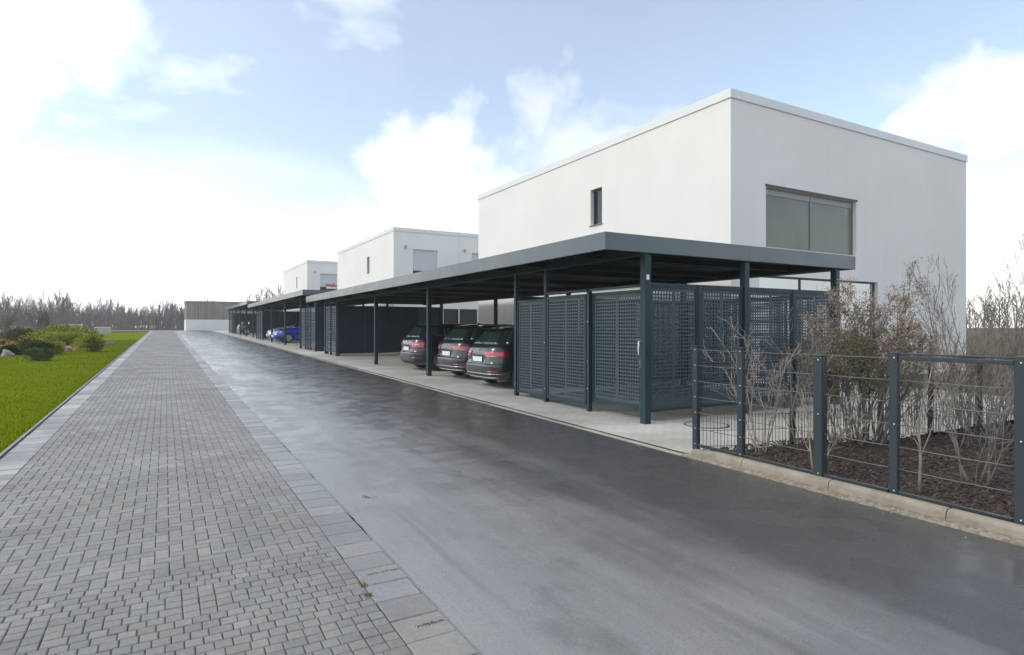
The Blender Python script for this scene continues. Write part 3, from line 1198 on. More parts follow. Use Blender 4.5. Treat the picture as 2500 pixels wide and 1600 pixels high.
def panel(root, name, ax, lo, hi, z0, z1, p, bar=.04, dep=.04, kind='perf', low=0.0, sheet_off=0.0):
    """framed panel; ax 'x' lies along x at y = p, ax 'y' along y at x = p"""
    b = MB()
    ring_bars(b, ax, lo, hi, z0, z1, p - dep / 2, p + dep / 2, bar)
    f = b.build(name, STEEL, root, bev=.003)
    w, h = hi - lo - 2 * bar + .006, z1 - z0 - 2 * bar + .006
    if kind == 'solid':
        s = MB()
        sheet(s, ax, lo + bar - .003, hi - bar + .003, z0 + bar - .003, z1 - bar + .003, p - .002, p + .002)
        s.build('sheet', STEEL_D, f)
    else:
        me = perf_mesh(w, h, low=low) if kind == 'perf' else perf_mesh(w, h, pitch=.075, hole=.03, slots=True)
        if ax == 'x': link('perforated_sheet', me, f, (lo + bar - .003, p + sheet_off, z0 + bar - .003))
        else: link('perforated_sheet', me, f, (p + sheet_off, lo + bar - .003, z0 + bar - .003), rot=(0, 0, R(90)))
    return f


def handle(door, x, y, z):
    b = MB().tube([(x, y, z - .10), (x - .05, y, z - .09), (x - .055, y, z + .0), (x - .05, y, z + .11), (x - .01, y, z + .13)], .011, 8)
    b.build('handle', WHITE, door, smooth=True)
    MB().box(x - .012, x - .001, y - .028, y + .018, z - .30, z - .17).build('lock_plate', ALU, door, bev=.003)
    MB().box(x - .012, x - .001, y - .02, y + .012, z - .155, z - .115).build('lock_plate', ALU, door, bev=.003)


SHED_GROUP = 'steel storage sheds built in under the carports'
# shed at the near end: perforated all round
s1 = thing('storage_shed', 'perforated steel storage shed at the near corner of the nearest carport', 'shed', (PX, 7.16, gz(7.2) + .012), 0, SHED_GROUP)
H = 2.16
G0 = .17
# street side: sliding door, then two fixed panels with low posts between
d = panel(s1, 'door', 'y', .075, 1.40, .21, 2.10, .045, bar=.05, dep=.036)
handle(d, .025, .13, 1.16)
MB().box(-.03, .015, .07, 1.40, 2.135, 2.175).build('sliding_rail', STEEL, s1, bev=.003)
MB().box(.02, .07, .07, 1.40, 2.12, 2.15).build('sliding_rail', ALU, s1, bev=.003)
MB().box(-.03, .015, 1.48, 2.78, 2.135, 2.175).build('sliding_rail', STEEL, s1, bev=.003)
MB().box(-.0375, .0375, 1.405, 1.475, 0, 2.13).build('post', STEEL, s1, bev=.004)
panel(s1, 'panel', 'y', 1.50, 2.77, .13, 2.09, -.015, bar=.045)
panel(s1, 'panel', 'y', 2.88, 3.94, .13, 2.06, 0, bar=.045)
for (yb, zb_) in ((1.44, .42), (1.44, .9), (3.99, .3), (2.83, .3), (2.83, 1.2), (1.44, 1.6)):
    MB().lathe([(0, -.004), (.012, -.004), (.012, 0), (.008, .004)], (-.042, yb, zb_), 'x', 8).build('bolt', ALU, s1)
# side facing the camera
for k, (a, c) in enumerate(((.075, 1.12), (1.20, 2.20), (2.36, 3.57), (3.65, 4.82))):
    panel(s1, 'panel', 'x', a, c, G0, H, 0, bar=.035, low=.12 if k < 2 else 0.0)
    if k in (0, 2):
        MB().box(c + .004, c + .076, -.03, .03, .12, H + .02).build('post', STEEL, s1, bev=.004)
MB().box(.065, 2.20, -.022, .022, H + .004, H + .04).build('top_rail', STEEL, s1)
MB().box(2.36, 4.82, -.022, .022, H + .004, H + .04).build('top_rail', STEEL, s1)
# rear and parking side
panel(s1, 'panel', 'y', .08, 2.1, G0, H, 4.9, kind='perf')
panel(s1, 'panel', 'y', 2.15, 3.94, G0, H, 4.9, kind='perf')
for (a, c) in ((.075, 1.6), (1.65, 3.2), (3.25, 4.82)):
    panel(s1, 'panel', 'x', a, c, G0, H, 3.99, kind='perf' if a > 3 else 'solid')


def plain_shed(label, y0, y1, n_front, xd, kind_side='solid', gap=None, perf_end=0, lift=.15):
    s = thing('storage_shed', label, 'shed', (PX, y0, gz(y0) + .012), 0, SHED_GROUP)
    L = y1 - y0
    w = L / n_front
    dz = gz(y1) - gz(y0)
    for k in range(n_front):
        if gap is not None and k == gap:
            continue
        f = panel(s, 'door' if k % 2 == 0 else 'panel', 'y', k * w + .05, (k + 1) * w - .05, lift, 2.2, 0, bar=.05, kind='slot')
        if k == 0:
            MB().tube([(-.03, w - .14, 1.05), (-.07, w - .14, 1.05), (-.07, w - .25, 1.05)], .012, 6).build('handle', ALU, f)
    for k in range(n_front + 1):
        MB().box(-.04, .04, k * w - .045, k * w + .045, 0, 2.28).build('post', STEEL, s, bev=.004)
    n = max(2, int(round(xd / 1.25)))
    pw = (xd - .05) / n
    for k in range(n):
        kd = 'perf' if k >= n - perf_end else kind_side
        panel(s, 'panel', 'x', .05 + k * pw + .005, .05 + (k + 1) * pw - .005, .10, 2.2, -.02, bar=.035, kind=kd)
    for k in range(3):
        panel(s, 'panel', 'y', .06 + k * (L - .1) / 3, .06 + (k + 1) * (L - .1) / 3 - .01, .10, 2.2, xd, bar=.035, kind='solid')
    return s


plain_shed('dark solid walled storage shed at the far end of the nearest carport', 26.7, 28.85, 2, 4.9, perf_end=1)
plain_shed('storage shed with a red crate at its foot, first under the second carport', 30.9, 34.7, 3, 4.9, lift=.2)
plain_shed('storage shed behind the silver car at the far end of the second carport', 49.8, 53.2, 3, 4.9)
plain_shed('storage shed at the far end of the farthest carport', 72.6, 77.2, 3, 4.9)

# crates beside the second shed
def crate(label, col, x, y, sx, sy, sz, z=None):
    m = mat(label.split()[0] + '_plastic', col, .5)
    t = thing('crate', label, 'crate', (x, y, (gz(y) + .014) if z is None else z))
    b = MB()
    for (x0, x1, y0, y1) in ((0, .015, 0, sy), (sx - .015, sx, 0, sy), (.016, sx - .016, 0, .015), (.016, sx - .016, sy - .015, sy)):
        b.box(x0, x1, y0, y1, 0, sz * .42)
        b.box(x0, x1, y0, y1, sz * .62, sz)
    b.box(.016, sx - .016, .016, sy - .016, .005, .02)
    b.build('shell', m, t, bev=.004)
    for (x0, y0) in ((0, 0), (sx - .03, 0), (0, sy - .03), (sx - .03, sy - .03)):
        MB().box(x0 - .001, x0 + .031, y0 - .001, y0 + .031, .001, sz - .001).build('corner', m, t)
    return t


crate('red plastic crate under the shed panel of the second carport', (.40, .03, .03), PX + .1, 31.2, .4, .6, .24)
crate('white plastic crate in the gap before the second carport', (.6, .6, .6), PX + .25, 29.7, .4, .5, .3)
crate('grey plastic crate on top of the white crate', (.35, .36, .38), PX + .26, 29.71, .38, .48, .26, gz(29.7) + .014 + .302)

# access cover in the apron beside the near shed
mh = thing('manhole_cover', 'round pale concrete manhole cover in front of the near shed', 'manhole cover', (7.25, 6.62, gz(6.62) + .013))
MB().lathe([(0, .006), (.30, .006), (.305, .003), (.305, -.01)], (0, 0, 0), 'z', 40).build('cover', mat('pale_concrete', (.38, .37, .34), .8, var=.12, vscale=6), mh, smooth=False)
MB().lathe([(.312, -.01), (.312, .005), (.338, .005), (.34, 0), (.34, -.01)], (0, 0, 0), 'z', 40).build('ring', mat('cast_iron', (.05, .05, .05), .6), mh)

# small valve cover in the lane
vc_ = thing('valve_cover', 'small round iron valve cover set in the asphalt', 'valve cover', (1.62, 5.43, gz(5.43) - .006))
MB().lathe([(0, .003), (.05, .003), (.05, -.005)], (0, 0, 0), 'z', 20).build('cap', mat('cast_iron', (.05, .05, .05), .6), vc_)
MB().lathe([(.056, -.005), (.056, .004), (.075, .003), (.078, -.005)], (0, 0, 0), 'z', 20).build('ring', mat('worn_iron', (.14, .14, .14), .45), vc_)

# ------------------------------------------------------------------ slatted building at the top of the street
WOODG = mat_piece('weathered_board', (.29, .275, .225), var=.16, rough=.8, rvar=.05)
fbd = thing('slatted_building', 'low building with upright weathered boards above a white base across the street end', 'building', (2.55, 96.0, 1.17))
MB().box(0, 14, 0, 8, -.3, 1.55).build('base_wall', RENDER, fbd)
MB().box(.08, 13.92, .08, 7.92, 1.55, 4.05).build('core', mat('dark_core', (.06, .055, .045), .9), fbd)
bw = .2
me_b = piece_mesh('board', bw - .03, 2.45, WOODG, h=.05, ch=.01)
k = 0
while k * bw < 14:
    o = bpy.data.objects.new('board', me_b)
    COL.objects.link(o)
    o.parent = fbd
    o.location = (k * bw + bw / 2, .02 + rr.uniform(0, .02), 2.80)
    o.rotation_euler = (R(90), 0, 0)
    k += 1
k = 0
while k * bw < 7.6:
    o = bpy.data.objects.new('board', me_b)
    COL.objects.link(o)
    o.parent = fbd
    o.location = (.02 + rr.uniform(0, .02), k * bw + bw / 2 + .1, 2.80)
    o.rotation_euler = (R(90), 0, R(-90))
    k += 1
MB().box(-.06, 14.06, -.06, 8.06, 4.05, 4.15).build('roof_edge', mat('zinc', (.3, .31, .32), .5), fbd)
MB().box(7.2, 7.5, -.06, -.035, 3.0, 3.2).build('vent', COPING, fbd)

# ------------------------------------------------------------------ cars
def paint(name, col, flake=.0):
    return mat(name, col, .32, flake, .5, coat=1.0)


P_BLACK = paint('midnight_paint', (.005, .012, .028))
P_GREY = paint('graphite_paint', (.013, .017, .020), .1)
P_GREY2 = paint('daytona_paint', (.018, .023, .027), .1)
P_BLUE = paint('bright_blue_paint', (.006, .05, .48), .2)
P_SILVER = paint('silver_paint', (.42, .43, .44), .4)
P_DARK = paint('dark_blue_paint', (.01, .016, .026))
CGLASS = mat('car_glass', (.022, .034, .034), .03, 0, 1.0)
TAIL = mat('tail_light_red', (.40, .010, .028), .12, 0, .6, coat=1.0)
TAIL2 = mat('tail_light_clear', (.62, .40, .40), .15, 0, .6)
LAMPG = mat('headlight_glass', (.55, .57, .58), .08, 0, .7, coat=1.0)
PLATE = mat('plate_white', (.75, .76, .77), .4)
PLATEB = mat('plate_blue', (.01, .04, .30), .4)

WAGON = [(.16, .40, 4.30, .74), (.20, .16, 4.46, .82), (.28, .05, 4.55, .875), (.40, .012, 4.60, .90), (.50, .0, 4.61, .908), (.555, .012, 4.60, .91),
         (.575, .045, 4.58, .91), (.62, .062, 4.56, .912), (.72, .07, 4.50, .912), (.80, .075, 4.42, .908), (.87, .085, 4.28, .90), (.92, .10, 4.05, .89),
         (.97, .14, 3.72, .875), (1.01, .19, 3.40, .855), (1.06, .24, 3.22, .825), (1.18, .35, 2.92, .755), (1.30, .46, 2.62, .69), (1.36, .52, 2.45, .655),
         (1.40, .60, 2.30, .61), (1.428, .78, 2.08, .54), (1.442, 1.0, 1.8, .38)]


class CarShape:
    def __init__(self, lv, sz=1.0, L=4.6, n0=5.5):
        a = np.array(lv, float)
        self.z = a[:, 0] * sz
        self.xr = a[:, 1]
        self.xf = a[:, 2] * L / 4.61
        self.w = a[:, 3]
        self.n0 = n0

    def at(self, z):
        return (np.interp(z, self.z, self.xr), np.interp(z, self.z, self.xf), np.interp(z, self.z, self.w), self.n0)

    def rear(self, y, z):
        xr, xf, w, n = self.at(z)
        t = min(abs(y) / w, .9999)
        return ((xr + xf) / 2 - (xf - xr) / 2 * (1 - t ** n) ** (1 / n), y, z)

    def front(self, y, z):
        xr, xf, w, n = self.at(z)
        t = min(abs(y) / w, .9999)
        return ((xr + xf) / 2 + (xf - xr) / 2 * (1 - t ** n) ** (1 / n), y, z)

    def side(self, x, z, s):
        xr, xf, w, n = self.at(z)
        t = min(abs(x - (xr + xf) / 2) / ((xf - xr) / 2), .9999)
        return (x, s * w * (1 - t ** n) ** (1 / n), z)

    def body(self):
        zs = []
        for a, c in zip(self.z[:-1], self.z[1:]):
            k = max(1, int((c - a) / .035))
            zs += [a + (c - a) * i / k for i in range(k)]
        zs.append(self.z[-1])
        N = 96
        V, F = [], []
        for z in zs:
            xr, xf, w, n = self.at(z)
            for j in range(N):
                t = 2 * math.pi * j / N
                c, s = math.cos(t), math.sin(t)
                V.append(((xr + xf) / 2 + (xf - xr) / 2 * math.copysign(abs(c) ** (2 / n), c), w * math.copysign(abs(s) ** (2 / n), s), z))
        for i in range(len(zs) - 1):
            for j in range(N):
                a, b = i * N + j, i * N + (j + 1) % N
                F.append((a, b, b + N, a + N))
        F.append(tuple(reversed(range(N))))
        F.append(tuple(range((len(zs) - 1) * N, len(zs) * N)))
        return V, F

    def patch(self, kind, corners, off=.006, nu=10, nv=6, s=1):
        """corners (s,z): lower-left, lower-right, upper-right, upper-left"""
        fn = {'rear': self.rear, 'front': self.front, 'side': lambda x, z: self.side(x, z, s)}[kind]
        c = corners
        pts = {}
        b = MB()

        def uv(i, j):
            u, v = i / nu, j / nv
            return tuple((1 - u) * (1 - v) * c[0][k] + u * (1 - v) * c[1][k] + u * v * c[2][k] + (1 - u) * v * c[3][k] for k in range(2))
        rows = []
        for lay in (off, -.006):
            row = []
            for j in range(nv + 1):
                for i in range(nu + 1):
                    a, z = uv(i, j)
                    p = Vector(fn(a, z))
                    e = .004
                    d1 = Vector(fn(a + e, z)) - Vector(fn(a - e, z))
                    d2 = Vector(fn(a, z + e)) - Vector(fn(a, z - e))
                    nrm = d1.cross(d2)
                    nrm = nrm.normalized() if nrm.length > 1e-12 else Vector((-1, 0, 0))
                    out = Vector((p.x - 2.2 * (1 if kind != 'side' else p.x / 2.2), p.y, 0))
                    if nrm.dot(out) < 0: nrm = -nrm
                    row.append(tuple(p + nrm * lay))
            rows.append(row)
        b.v = rows[0] + rows[1]
        m = (nu + 1) * (nv + 1)
        I = lambda i, j, l=0: l * m + j * (nu + 1) + i
        for j in range(nv):
            for i in range(nu):
                b.f.append((I(i, j), I(i + 1, j), I(i + 1, j + 1), I(i, j + 1)))
        for i in range(nu):
            b.f.append((I(i, 0), I(i, 0, 1), I(i + 1, 0, 1), I(i + 1, 0)))
            b.f.append((I(i, nv), I(i + 1, nv), I(i + 1, nv, 1), I(i, nv, 1)))
        for j in range(nv):
            b.f.append((I(0, j), I(0, j + 1), I(0, j + 1, 1), I(0, j, 1)))
            b.f.append((I(nu, j), I(nu, j, 1), I(nu, j + 1, 1), I(nu, j + 1)))
        return b


def wheel_meshes():
    t = MB().lathe([(.215, -.10), (.285, -.108), (.312, -.095), (.322, -.06), (.324, 0), (.322, .06), (.312, .095), (.285, .108), (.215, .10), (.215, -.10)], (0, 0, 0), 'y', 36)
    rim = MB().lathe([(.216, -.09), (.216, .088), (.200, .092), (.196, .07), (.185, -.02), (.06, -.03), (0, -.03)], (0, 0, 0), 'y', 36)
    for k in range(5):
        for dlt in (-.13, .13):
            a = 2 * math.pi * k / 5 + dlt * .9
            a2 = 2 * math.pi * k / 5 + dlt * 1.6
            r0, r1, hw = .035, .198, .011
            i = len(rim.v)
            for (r, ang, w, y) in ((r0, a, hw * 1.3, .062), (r1, a2, hw, .080)):
                cx, cz = r * math.cos(ang), r * math.sin(ang)
                px, pz = -math.sin(ang) * w, math.cos(ang) * w
                rim.v += [(cx - px, y, cz - pz), (cx + px, y, cz + pz), (cx + px, y - .03, cz + pz), (cx - px, y - .03, cz - pz)]
            rim.f += [(i, i + 1, i + 5, i + 4), (i + 1, i + 2, i + 6, i + 5), (i + 2, i + 3, i + 7, i + 6), (i + 3, i, i + 4, i + 7)]
    rim.lathe([(0, .07), (.03, .07), (.045, .06), (.045, .02)], (0, 0, 0), 'y', 16)
    return t.mesh('tyre', RUBBER, True), rim.mesh('rim', mat('alloy_rim', (.55, .56, .57), .3, .8))


TYRE, RIM = wheel_meshes()
BODY_CACHE = {}


def cut_body(key, shape, wheels_x, yw):
    if key in BODY_CACHE:
        return BODY_CACHE[key]
    V, F = shape.body()
    me = bpy.data.meshes.new('body')
    me.from_pydata(V, [], F)
    me.polygons.foreach_set('use_smooth', [True] * len(F))
    tmp = bpy.data.objects.new('body_tmp', me)
    COL.objects.link(tmp)
    cut = []
    for x in wheels_x:
        for s in (-1, 1):
            y0, y1 = (yw - .16, 1.2)
            b = MB().lathe([(.36, y0), (.36, y1)], (x, 0, .335), 'y', 40)
            if s < 0:
                b.v = [(p[0], -p[1], p[2]) for p in b.v]
            n = 40
            b.f += [tuple(range(n)), tuple(reversed(range(n, 2 * n)))]
            o = b.build('cutter', None)
            cut.append(o)
            m = tmp.modifiers.new('arch', 'BOOLEAN')
            m.operation = 'DIFFERENCE'
            m.object = o
            m.solver = 'EXACT'
    dg = bpy.context.evaluated_depsgraph_get()
    dg.update()
    out = bpy.data.meshes.new_from_object(tmp.evaluated_get(dg))
    out.name = 'body'
    for o in cut + [tmp]:
        bpy.data.objects.remove(o, do_unlink=True)
    # smooth the skin, keep the arch edges sharp
    bm = bmesh.new()
    bm.from_mesh(out)
    for e in bm.edges:
        if len(e.link_faces) == 2 and e.calc_face_angle(0) > R(38): e.smooth = False
    bm.to_mesh(out)
    bm.free()
    BODY_CACHE[key] = out
    return out


def ring(b, c, r, t, axis_x=True, n=14):
    pts = [(c[0], c[1] + r * math.cos(2 * math.pi * k / n), c[2] + r * math.sin(2 * math.pi * k / n)) for k in range(n + 1)]
    b.tube(pts, t, 5, caps=False)


def car(label, loc, rz, pm, sz=1.0, L=4.6, style='wagon', lights='wide', group='cars parked under the carports', front=False, wheels=True, chrome_low=True, emblem='rings', spoiler=True):
    sh = CarShape(WAGON, sz, L)
    root = thing('parked_car', label, 'car', loc, rz, group)
    wx = (.86, L - .88)
    yw = .79
    me = cut_body((sz, L), sh, wx, yw).copy()
    me.materials.clear()
    me.materials.append(pm)
    body = link('body', me, root)
    Z = lambda z: z * sz

    def P(name, m, kind, c, par=root, **kw):
        return sh.patch(kind, [(a, Z(z)) for a, z in c], **kw).build(name, m, par, smooth=True)
    P('rear_window', CGLASS, 'rear', [(-.64, 1.03), (.64, 1.03), (.50, 1.325), (-.50, 1.325)], nu=14)
    P('windscreen', CGLASS, 'front', [(-.70, 1.035), (.70, 1.035), (.56, 1.355), (-.56, 1.355)], nu=14)
    for s in (-1, 1):
        xs_ = ((.42, .98, .62, 1.02), (1.04, 1.86, 1.07, 1.86), (1.94, L - 1.62, 1.94, L - 2.12)) if style == 'wagon' else ((.62, 1.0, .80, 1.03), (1.06, 1.86, 1.08, 1.86), (1.94, L - 1.55, 1.94, L - 2.02))
        for (a, c_, d_, e_) in xs_:
            P('side_window', CGLASS, 'side', [(a, 1.03), (c_, 1.03), (e_, 1.325), (d_, 1.325)], nu=6, nv=5, s=s)
        # mirror
        m = MB()
        mx, my, mz = L - 1.62, s * .93, Z(1.0)
        m.box(mx - .05, mx + .09, my - .1, my + .1, mz - .06, mz + .08)
        m.build('mirror', pm, root, bev=.03)
        P('door_handle', pm, 'side', [(1.28, .86), (1.46, .86), (1.46, .885), (1.28, .885)], nu=3, nv=1, s=s, off=.03)
        P('door_handle', pm, 'side', [(2.2, .86), (2.38, .86), (2.38, .885), (2.2, .885)], nu=3, nv=1, s=s, off=.03)
        P('sill', PLASTIC, 'side', [(1.28, .17), (L - 1.3, .17), (L - 1.3, .235), (1.28, .235)], nu=6, nv=1, s=s, off=.006)
        # tail lights
        if lights == 'wide':
            tl = P('tail_light', TAIL, 'rear', [(s * .34, .765), (s * .845, .735), (s * .835, .865), (s * .30, .865)], nu=16, off=.014)
            P('lens', TAIL2, 'rear', [(s * .42, .748), (s * .74, .738), (s * .74, .762), (s * .40, .768)], par=tl, nu=8, nv=2, off=.017)
        elif lights == 'slim':
            tl = P('tail_light', TAIL, 'rear', [(s * .38, .82), (s * .85, .755), (s * .84, .875), (s * .33, .885)], nu=16, off=.014)
            P('lens', TAIL2, 'rear', [(s * .45, .80), (s * .8, .757), (s * .8, .777), (s * .44, .818)], par=tl, nu=8, nv=2, off=.017)
        else:
            tl = P('tail_light', TAIL, 'rear', [(s * .46, .70), (s * .84, .69), (s * .83, .90), (s * .44, .885)], nu=14, off=.014)
            P('lens', TAIL2, 'rear', [(s * .6, .77), (s * .78, .77), (s * .77, .83), (s * .6, .83)], par=tl, nu=4, nv=2, off=.017)
        P('reflector', TAIL, 'rear', [(s * .52, .385), (s * .80, .385), (s * .80, .41), (s * .52, .41)], nu=6, nv=1, off=.006)
        P('roof_rail', ALU if lights != 'block' else PLASTIC, 'side', [(.75, 1.385), (2.1, 1.385), (2.05, 1.405), (.8, 1.405)], nu=8, nv=1, s=s, off=.02)
    P('bumper_gap', PLASTIC, 'rear', [(-.88, .566), (.88, .566), (.88, .574), (-.88, .574)], nu=20, nv=1, off=.0025)
    P('diffuser', PLASTIC, 'rear', [(-.62, .20), (.62, .20), (.66, .33), (-.66, .33)], nu=14, nv=3, off=.004)
    if chrome_low:
        P('chrome_strip', ALU, 'rear', [(-.80, .335), (.80, .335), (.82, .350), (-.82, .350)], nu=20, nv=1, off=.010)
        P('chrome_strip', ALU, 'rear', [(-.70, .245), (.70, .245), (.72, .262), (-.72, .262)], nu=20, nv=1, off=.012)
    # plate in its dark recess
    x, _, _ = sh.rear(0, Z(.68))
    P('plate_recess', PLASTIC, 'rear', [(-.30, .60), (.30, .60), (.32, .75), (-.32, .75)], nu=8, nv=2, off=.003)
    pl = MB().box(x - .022, x - .008, -.26, .26, Z(.615), Z(.615) + .115).build('number_plate', PLATE, root, bev=.004)
    MB().box(x - .0235, x - .0225, .21, .257, Z(.615) + .004, Z(.615) + .111).build('plate_band', PLATEB, pl)
    if emblem == 'rings':
        b = MB()
        x, _, z = sh.rear(0, Z(.895))
        for k in range(4):
            ring(b, (x - .008, -.066 + .044 * k, z), .03, .0055)
        b.build('emblem', CHROME, root, smooth=True)
    # tailgate spoiler
    if spoiler:
        b = MB()
        N = 10
        for (dx, z, hw) in ((.42, 1.372, .52), (.46, 1.40, .52), (.80, 1.424, .50), (.70, 1.385, .50)):
            for k in range(N + 1):
                yv = -hw + 2 * hw * k / N
                b.v.append((dx + .07 * (yv / hw) ** 2, yv, Z(z) - .012 * (yv / hw) ** 2))
        for r_ in range(4):
            for k in range(N):
                a, c_ = r_ * (N + 1) + k, ((r_ + 1) % 4) * (N + 1) + k
                b.f.append((a, a + 1, c_ + 1, c_))
        b.f.append(tuple(r_ * (N + 1) for r_ in range(4)))
        b.f.append(tuple(r_ * (N + 1) + N for r_ in reversed(range(4))))
        b.build('spoiler', pm, root, bev=.008)
    # rear wiper and aerial fin
    p0 = Vector(sh.rear(0, Z(1.05))) + Vector((-.02, 0, 0)); p1 = Vector(sh.rear(.38, Z(1.09))) + Vector((-.018, 0, 0))
    MB().tube([p0, p1], [.012, .006], 6).build('wiper', PLASTIC, root)
    b = MB()
    zr = Z(1.43)
    b.v = [(1.05, -.02, zr), (1.05, .02, zr), (1.22, .012, zr), (1.22, -.012, zr), (1.04, 0, zr + .06)]
    b.f = [(0, 1, 4), (1, 2, 4), (2, 3, 4), (3, 0, 4)]
    b.build('aerial', pm, root)
    # front end
    for s in (-1, 1):
        hl = P('headlight', LAMPG, 'front', [(s * .50, .62), (s * .87, .66), (s * .86, .775), (s * .46, .705)], nu=12, off=.010)
        P('lens', mat('headlight_inner', (.08, .085, .09), .15, .4), 'front', [(s * .56, .645), (s * .80, .672), (s * .80, .735), (s * .56, .70)], par=hl, nu=6, nv=3, off=.013)
        if front:
            g_ = P('grille', PLASTIC, 'front', [(s * .03, .52), (s * .26, .53), (s * .33, .675), (s * .03, .685)], nu=6, off=.006)
            P('grille_rim', CHROME, 'front', [(s * .03, .675), (s * .33, .665), (s * .33, .68), (s * .03, .69)], par=g_, nu=6, nv=1, off=.011)
            P('air_intake', PLASTIC, 'front', [(s * .62, .26), (s * .84, .28), (s * .85, .42), (s * .66, .42)], nu=6, off=.006)
    P('lower_grille', PLASTIC, 'front', [(-.52, .24), (.52, .24), (.56, .37), (-.56, .37)], nu=12, off=.005)
    x, _, _ = sh.front(0, Z(.45))
    MB().box(x + .008, x + .02, -.26, .26, Z(.40), Z(.40) + .11).build('number_plate', PLATE, root, bev=.004)
    # wheels
    for x in wx:
        for s in (-1, 1):
            w = link('wheel', TYRE, root, (x, s * yw, .324), rot=(0, 0, 0 if s > 0 else math.pi))
            link('rim', RIM, w)
    return root


g0 = lambda y: gz(y) + .013
car('dark grey estate car nearest the shed, with wide red tail lights and pale plate', (6.42, 12.98, g0(13)), 0, P_GREY2, lights='wide')
car('graphite car in the middle of the three under the nearest carport', (6.60, 15.25, g0(15.2)), R(1.2), P_GREY, sz=1.03, lights='slim')
car('black estate car with blocky red tail lights behind the carport post', (6.62, 18.45, g0(18.4)), R(-1.0), P_BLACK, sz=1.02, lights='block', chrome_low=False)
car('bright blue hatchback parked nose to the lane under the second carport', (6.28 + 4.3, 43.4, g0(43.4)), math.pi, P_BLUE, L=4.3, style='hatch', front=True, emblem=None)
car('silver car parked beside the blue hatchback', (6.38 + 4.4, 46.6, g0(46.6)), math.pi, P_SILVER, L=4.4, style='hatch', front=True, emblem=None)
car('dark car under the farthest carport showing a red tail light', (6.35, 67.4, g0(67.4)), 0, P_DARK, lights='block', emblem=None)

# ------------------------------------------------------------------ wire fence round the planting bed
FX = 5.585
POSTS = [(5.26, .075, 1.37, 'cap'), (4.60, .075, 1.365, 'cap'), (3.66, .095, 1.315, 'round'), (2.96, .07, 1.385, 'flat'), (2.05, .07, 1.385, 'flat')]
FENCE_P = mat('fence_post_paint', (.022, .032, .040), .42, 0, .5, var=.08, vscale=2)
WIRE = mat('fence_wire', (.13, .135, .135), .38, .2, .5)
BAR = mat('fence_bar', (.03, .036, .04), .45)
BOLT = mat('bolt_zinc', (.72, .72, .72), .35, .5)

fence = thing('wire_fence', 'low anthracite wire fence with five posts along the kerb', 'fence', (FX, 5.26, gz(5.26) + .09))
OZ = gz(5.26) + .09
NW = 7


def wire_z(y, k):
    g = gz(y) + .13
    return g + (1.335 - g) * k / (NW - 1)


bar_cache = {}
for i, (y, s, top, cap) in enumerate(POSTS):
    yl = y - 5.26
    zb_ = gz(y) + .06 - OZ
    zt = top - OZ
    if cap == 'round':
        n = 12
        b = MB().box(-s / 2, s / 2, yl - s / 2, yl + s / 2, zb_, zt)
    else:
        b = MB().box(-s * .4, s * .4, yl - s / 2, yl + s / 2, zb_, zt)
    p = b.build('post', FENCE_P, fence, bev=.012 if cap == 'round' else .006)
    if cap == 'cap':
        MB().box(-s * .55, s * .55, yl - s * .68, yl + s * .68, zt, zt + .012).build('post_cap', FENCE_P, p, bev=.003)
    elif cap == 'round':
        MB().box(-s * .46, s * .46, yl - s * .46, yl + s * .46, zt, zt + .014).build('post_cap', FENCE_P, p, bev=.012)
    for k in range(NW):
        if (i >= 2 and k not in (0, 3, 6)):
            continue
        zk = wire_z(y, k) - OZ
        MB().lathe([(0, -.006), (.0055, -.005), (.0075, 0)], (-s * (.5 if cap == 'round' else .4) - .001, yl - .01, min(zk, zt - .03)), 'x', 8).build('bolt', BOLT, p)


def rod(name, m, p0, p1, r, parent, sag=0.0, seg=4, n=6):
    pts = []
    for q in range(seg + 1):
        t = q / seg
        v = Vector(p0).lerp(Vector(p1), t)
        v.z -= sag * 4 * t * (1 - t)
        v.z += rr.uniform(-.0015, .0015) if 0 < q < seg else 0
        pts.append(v)
    return MB().tube(pts, r, n).build(name, m, parent, smooth=True)


for i in range(4):
    (ya, sa, ta, _), (yb, sb, tb, _) = POSTS[i], POSTS[i + 1]
    for k in range(NW):
        if i == 3 and k == NW - 1: continue
        za, zb_ = wire_z(ya, k) - OZ, wire_z(yb, k) - OZ
        xo = -.012 if k % 2 else -.016
        rod('wire', WIRE, (xo, ya - 5.26 + (.03 if i == 0 else 0), za), (xo, yb - 5.26 - .02, zb_), .0042, fence, sag=.006)
# thick top rail in the last bay and a flat foot rail
MB().box(-.02, .02, 2.05 - 5.26 + .04, 2.96 - 5.26 - .04, 1.315 - OZ, 1.35 - OZ).build('top_rail', FENCE_P, fence, bev=.003)
MB().box(-.016, .016, 2.05 - 5.26 + .04, 2.96 - 5.26 - .04, 1.362 - OZ, 1.376 - OZ).build('top_rail', FENCE_P, fence, bev=.003)
for i in range(4):
    ya, yb = POSTS[i][0], POSTS[i + 1][0]
    b = MB()
    g1, g2 = gz(ya) + .095 - OZ, gz(yb) + .095 - OZ
    y1, y2 = ya - 5.26 - .04, yb - 5.26 + .05
    x0, x1, h = -.022, .014, .032
    b.v = [(x0, y1, g1), (x1, y1, g1), (x1, y1, g1 + h), (x0, y1, g1 + h), (x0, y2, g2), (x1, y2, g2), (x1, y2, g2 + h), (x0, y2, g2 + h)]
    b.f = [(0, 1, 2, 3), (7, 6, 5, 4), (0, 4, 5, 1), (1, 5, 6, 2), (2, 6, 7, 3), (3, 7, 4, 0)]
    b.build('foot_rail', FENCE_P, fence)
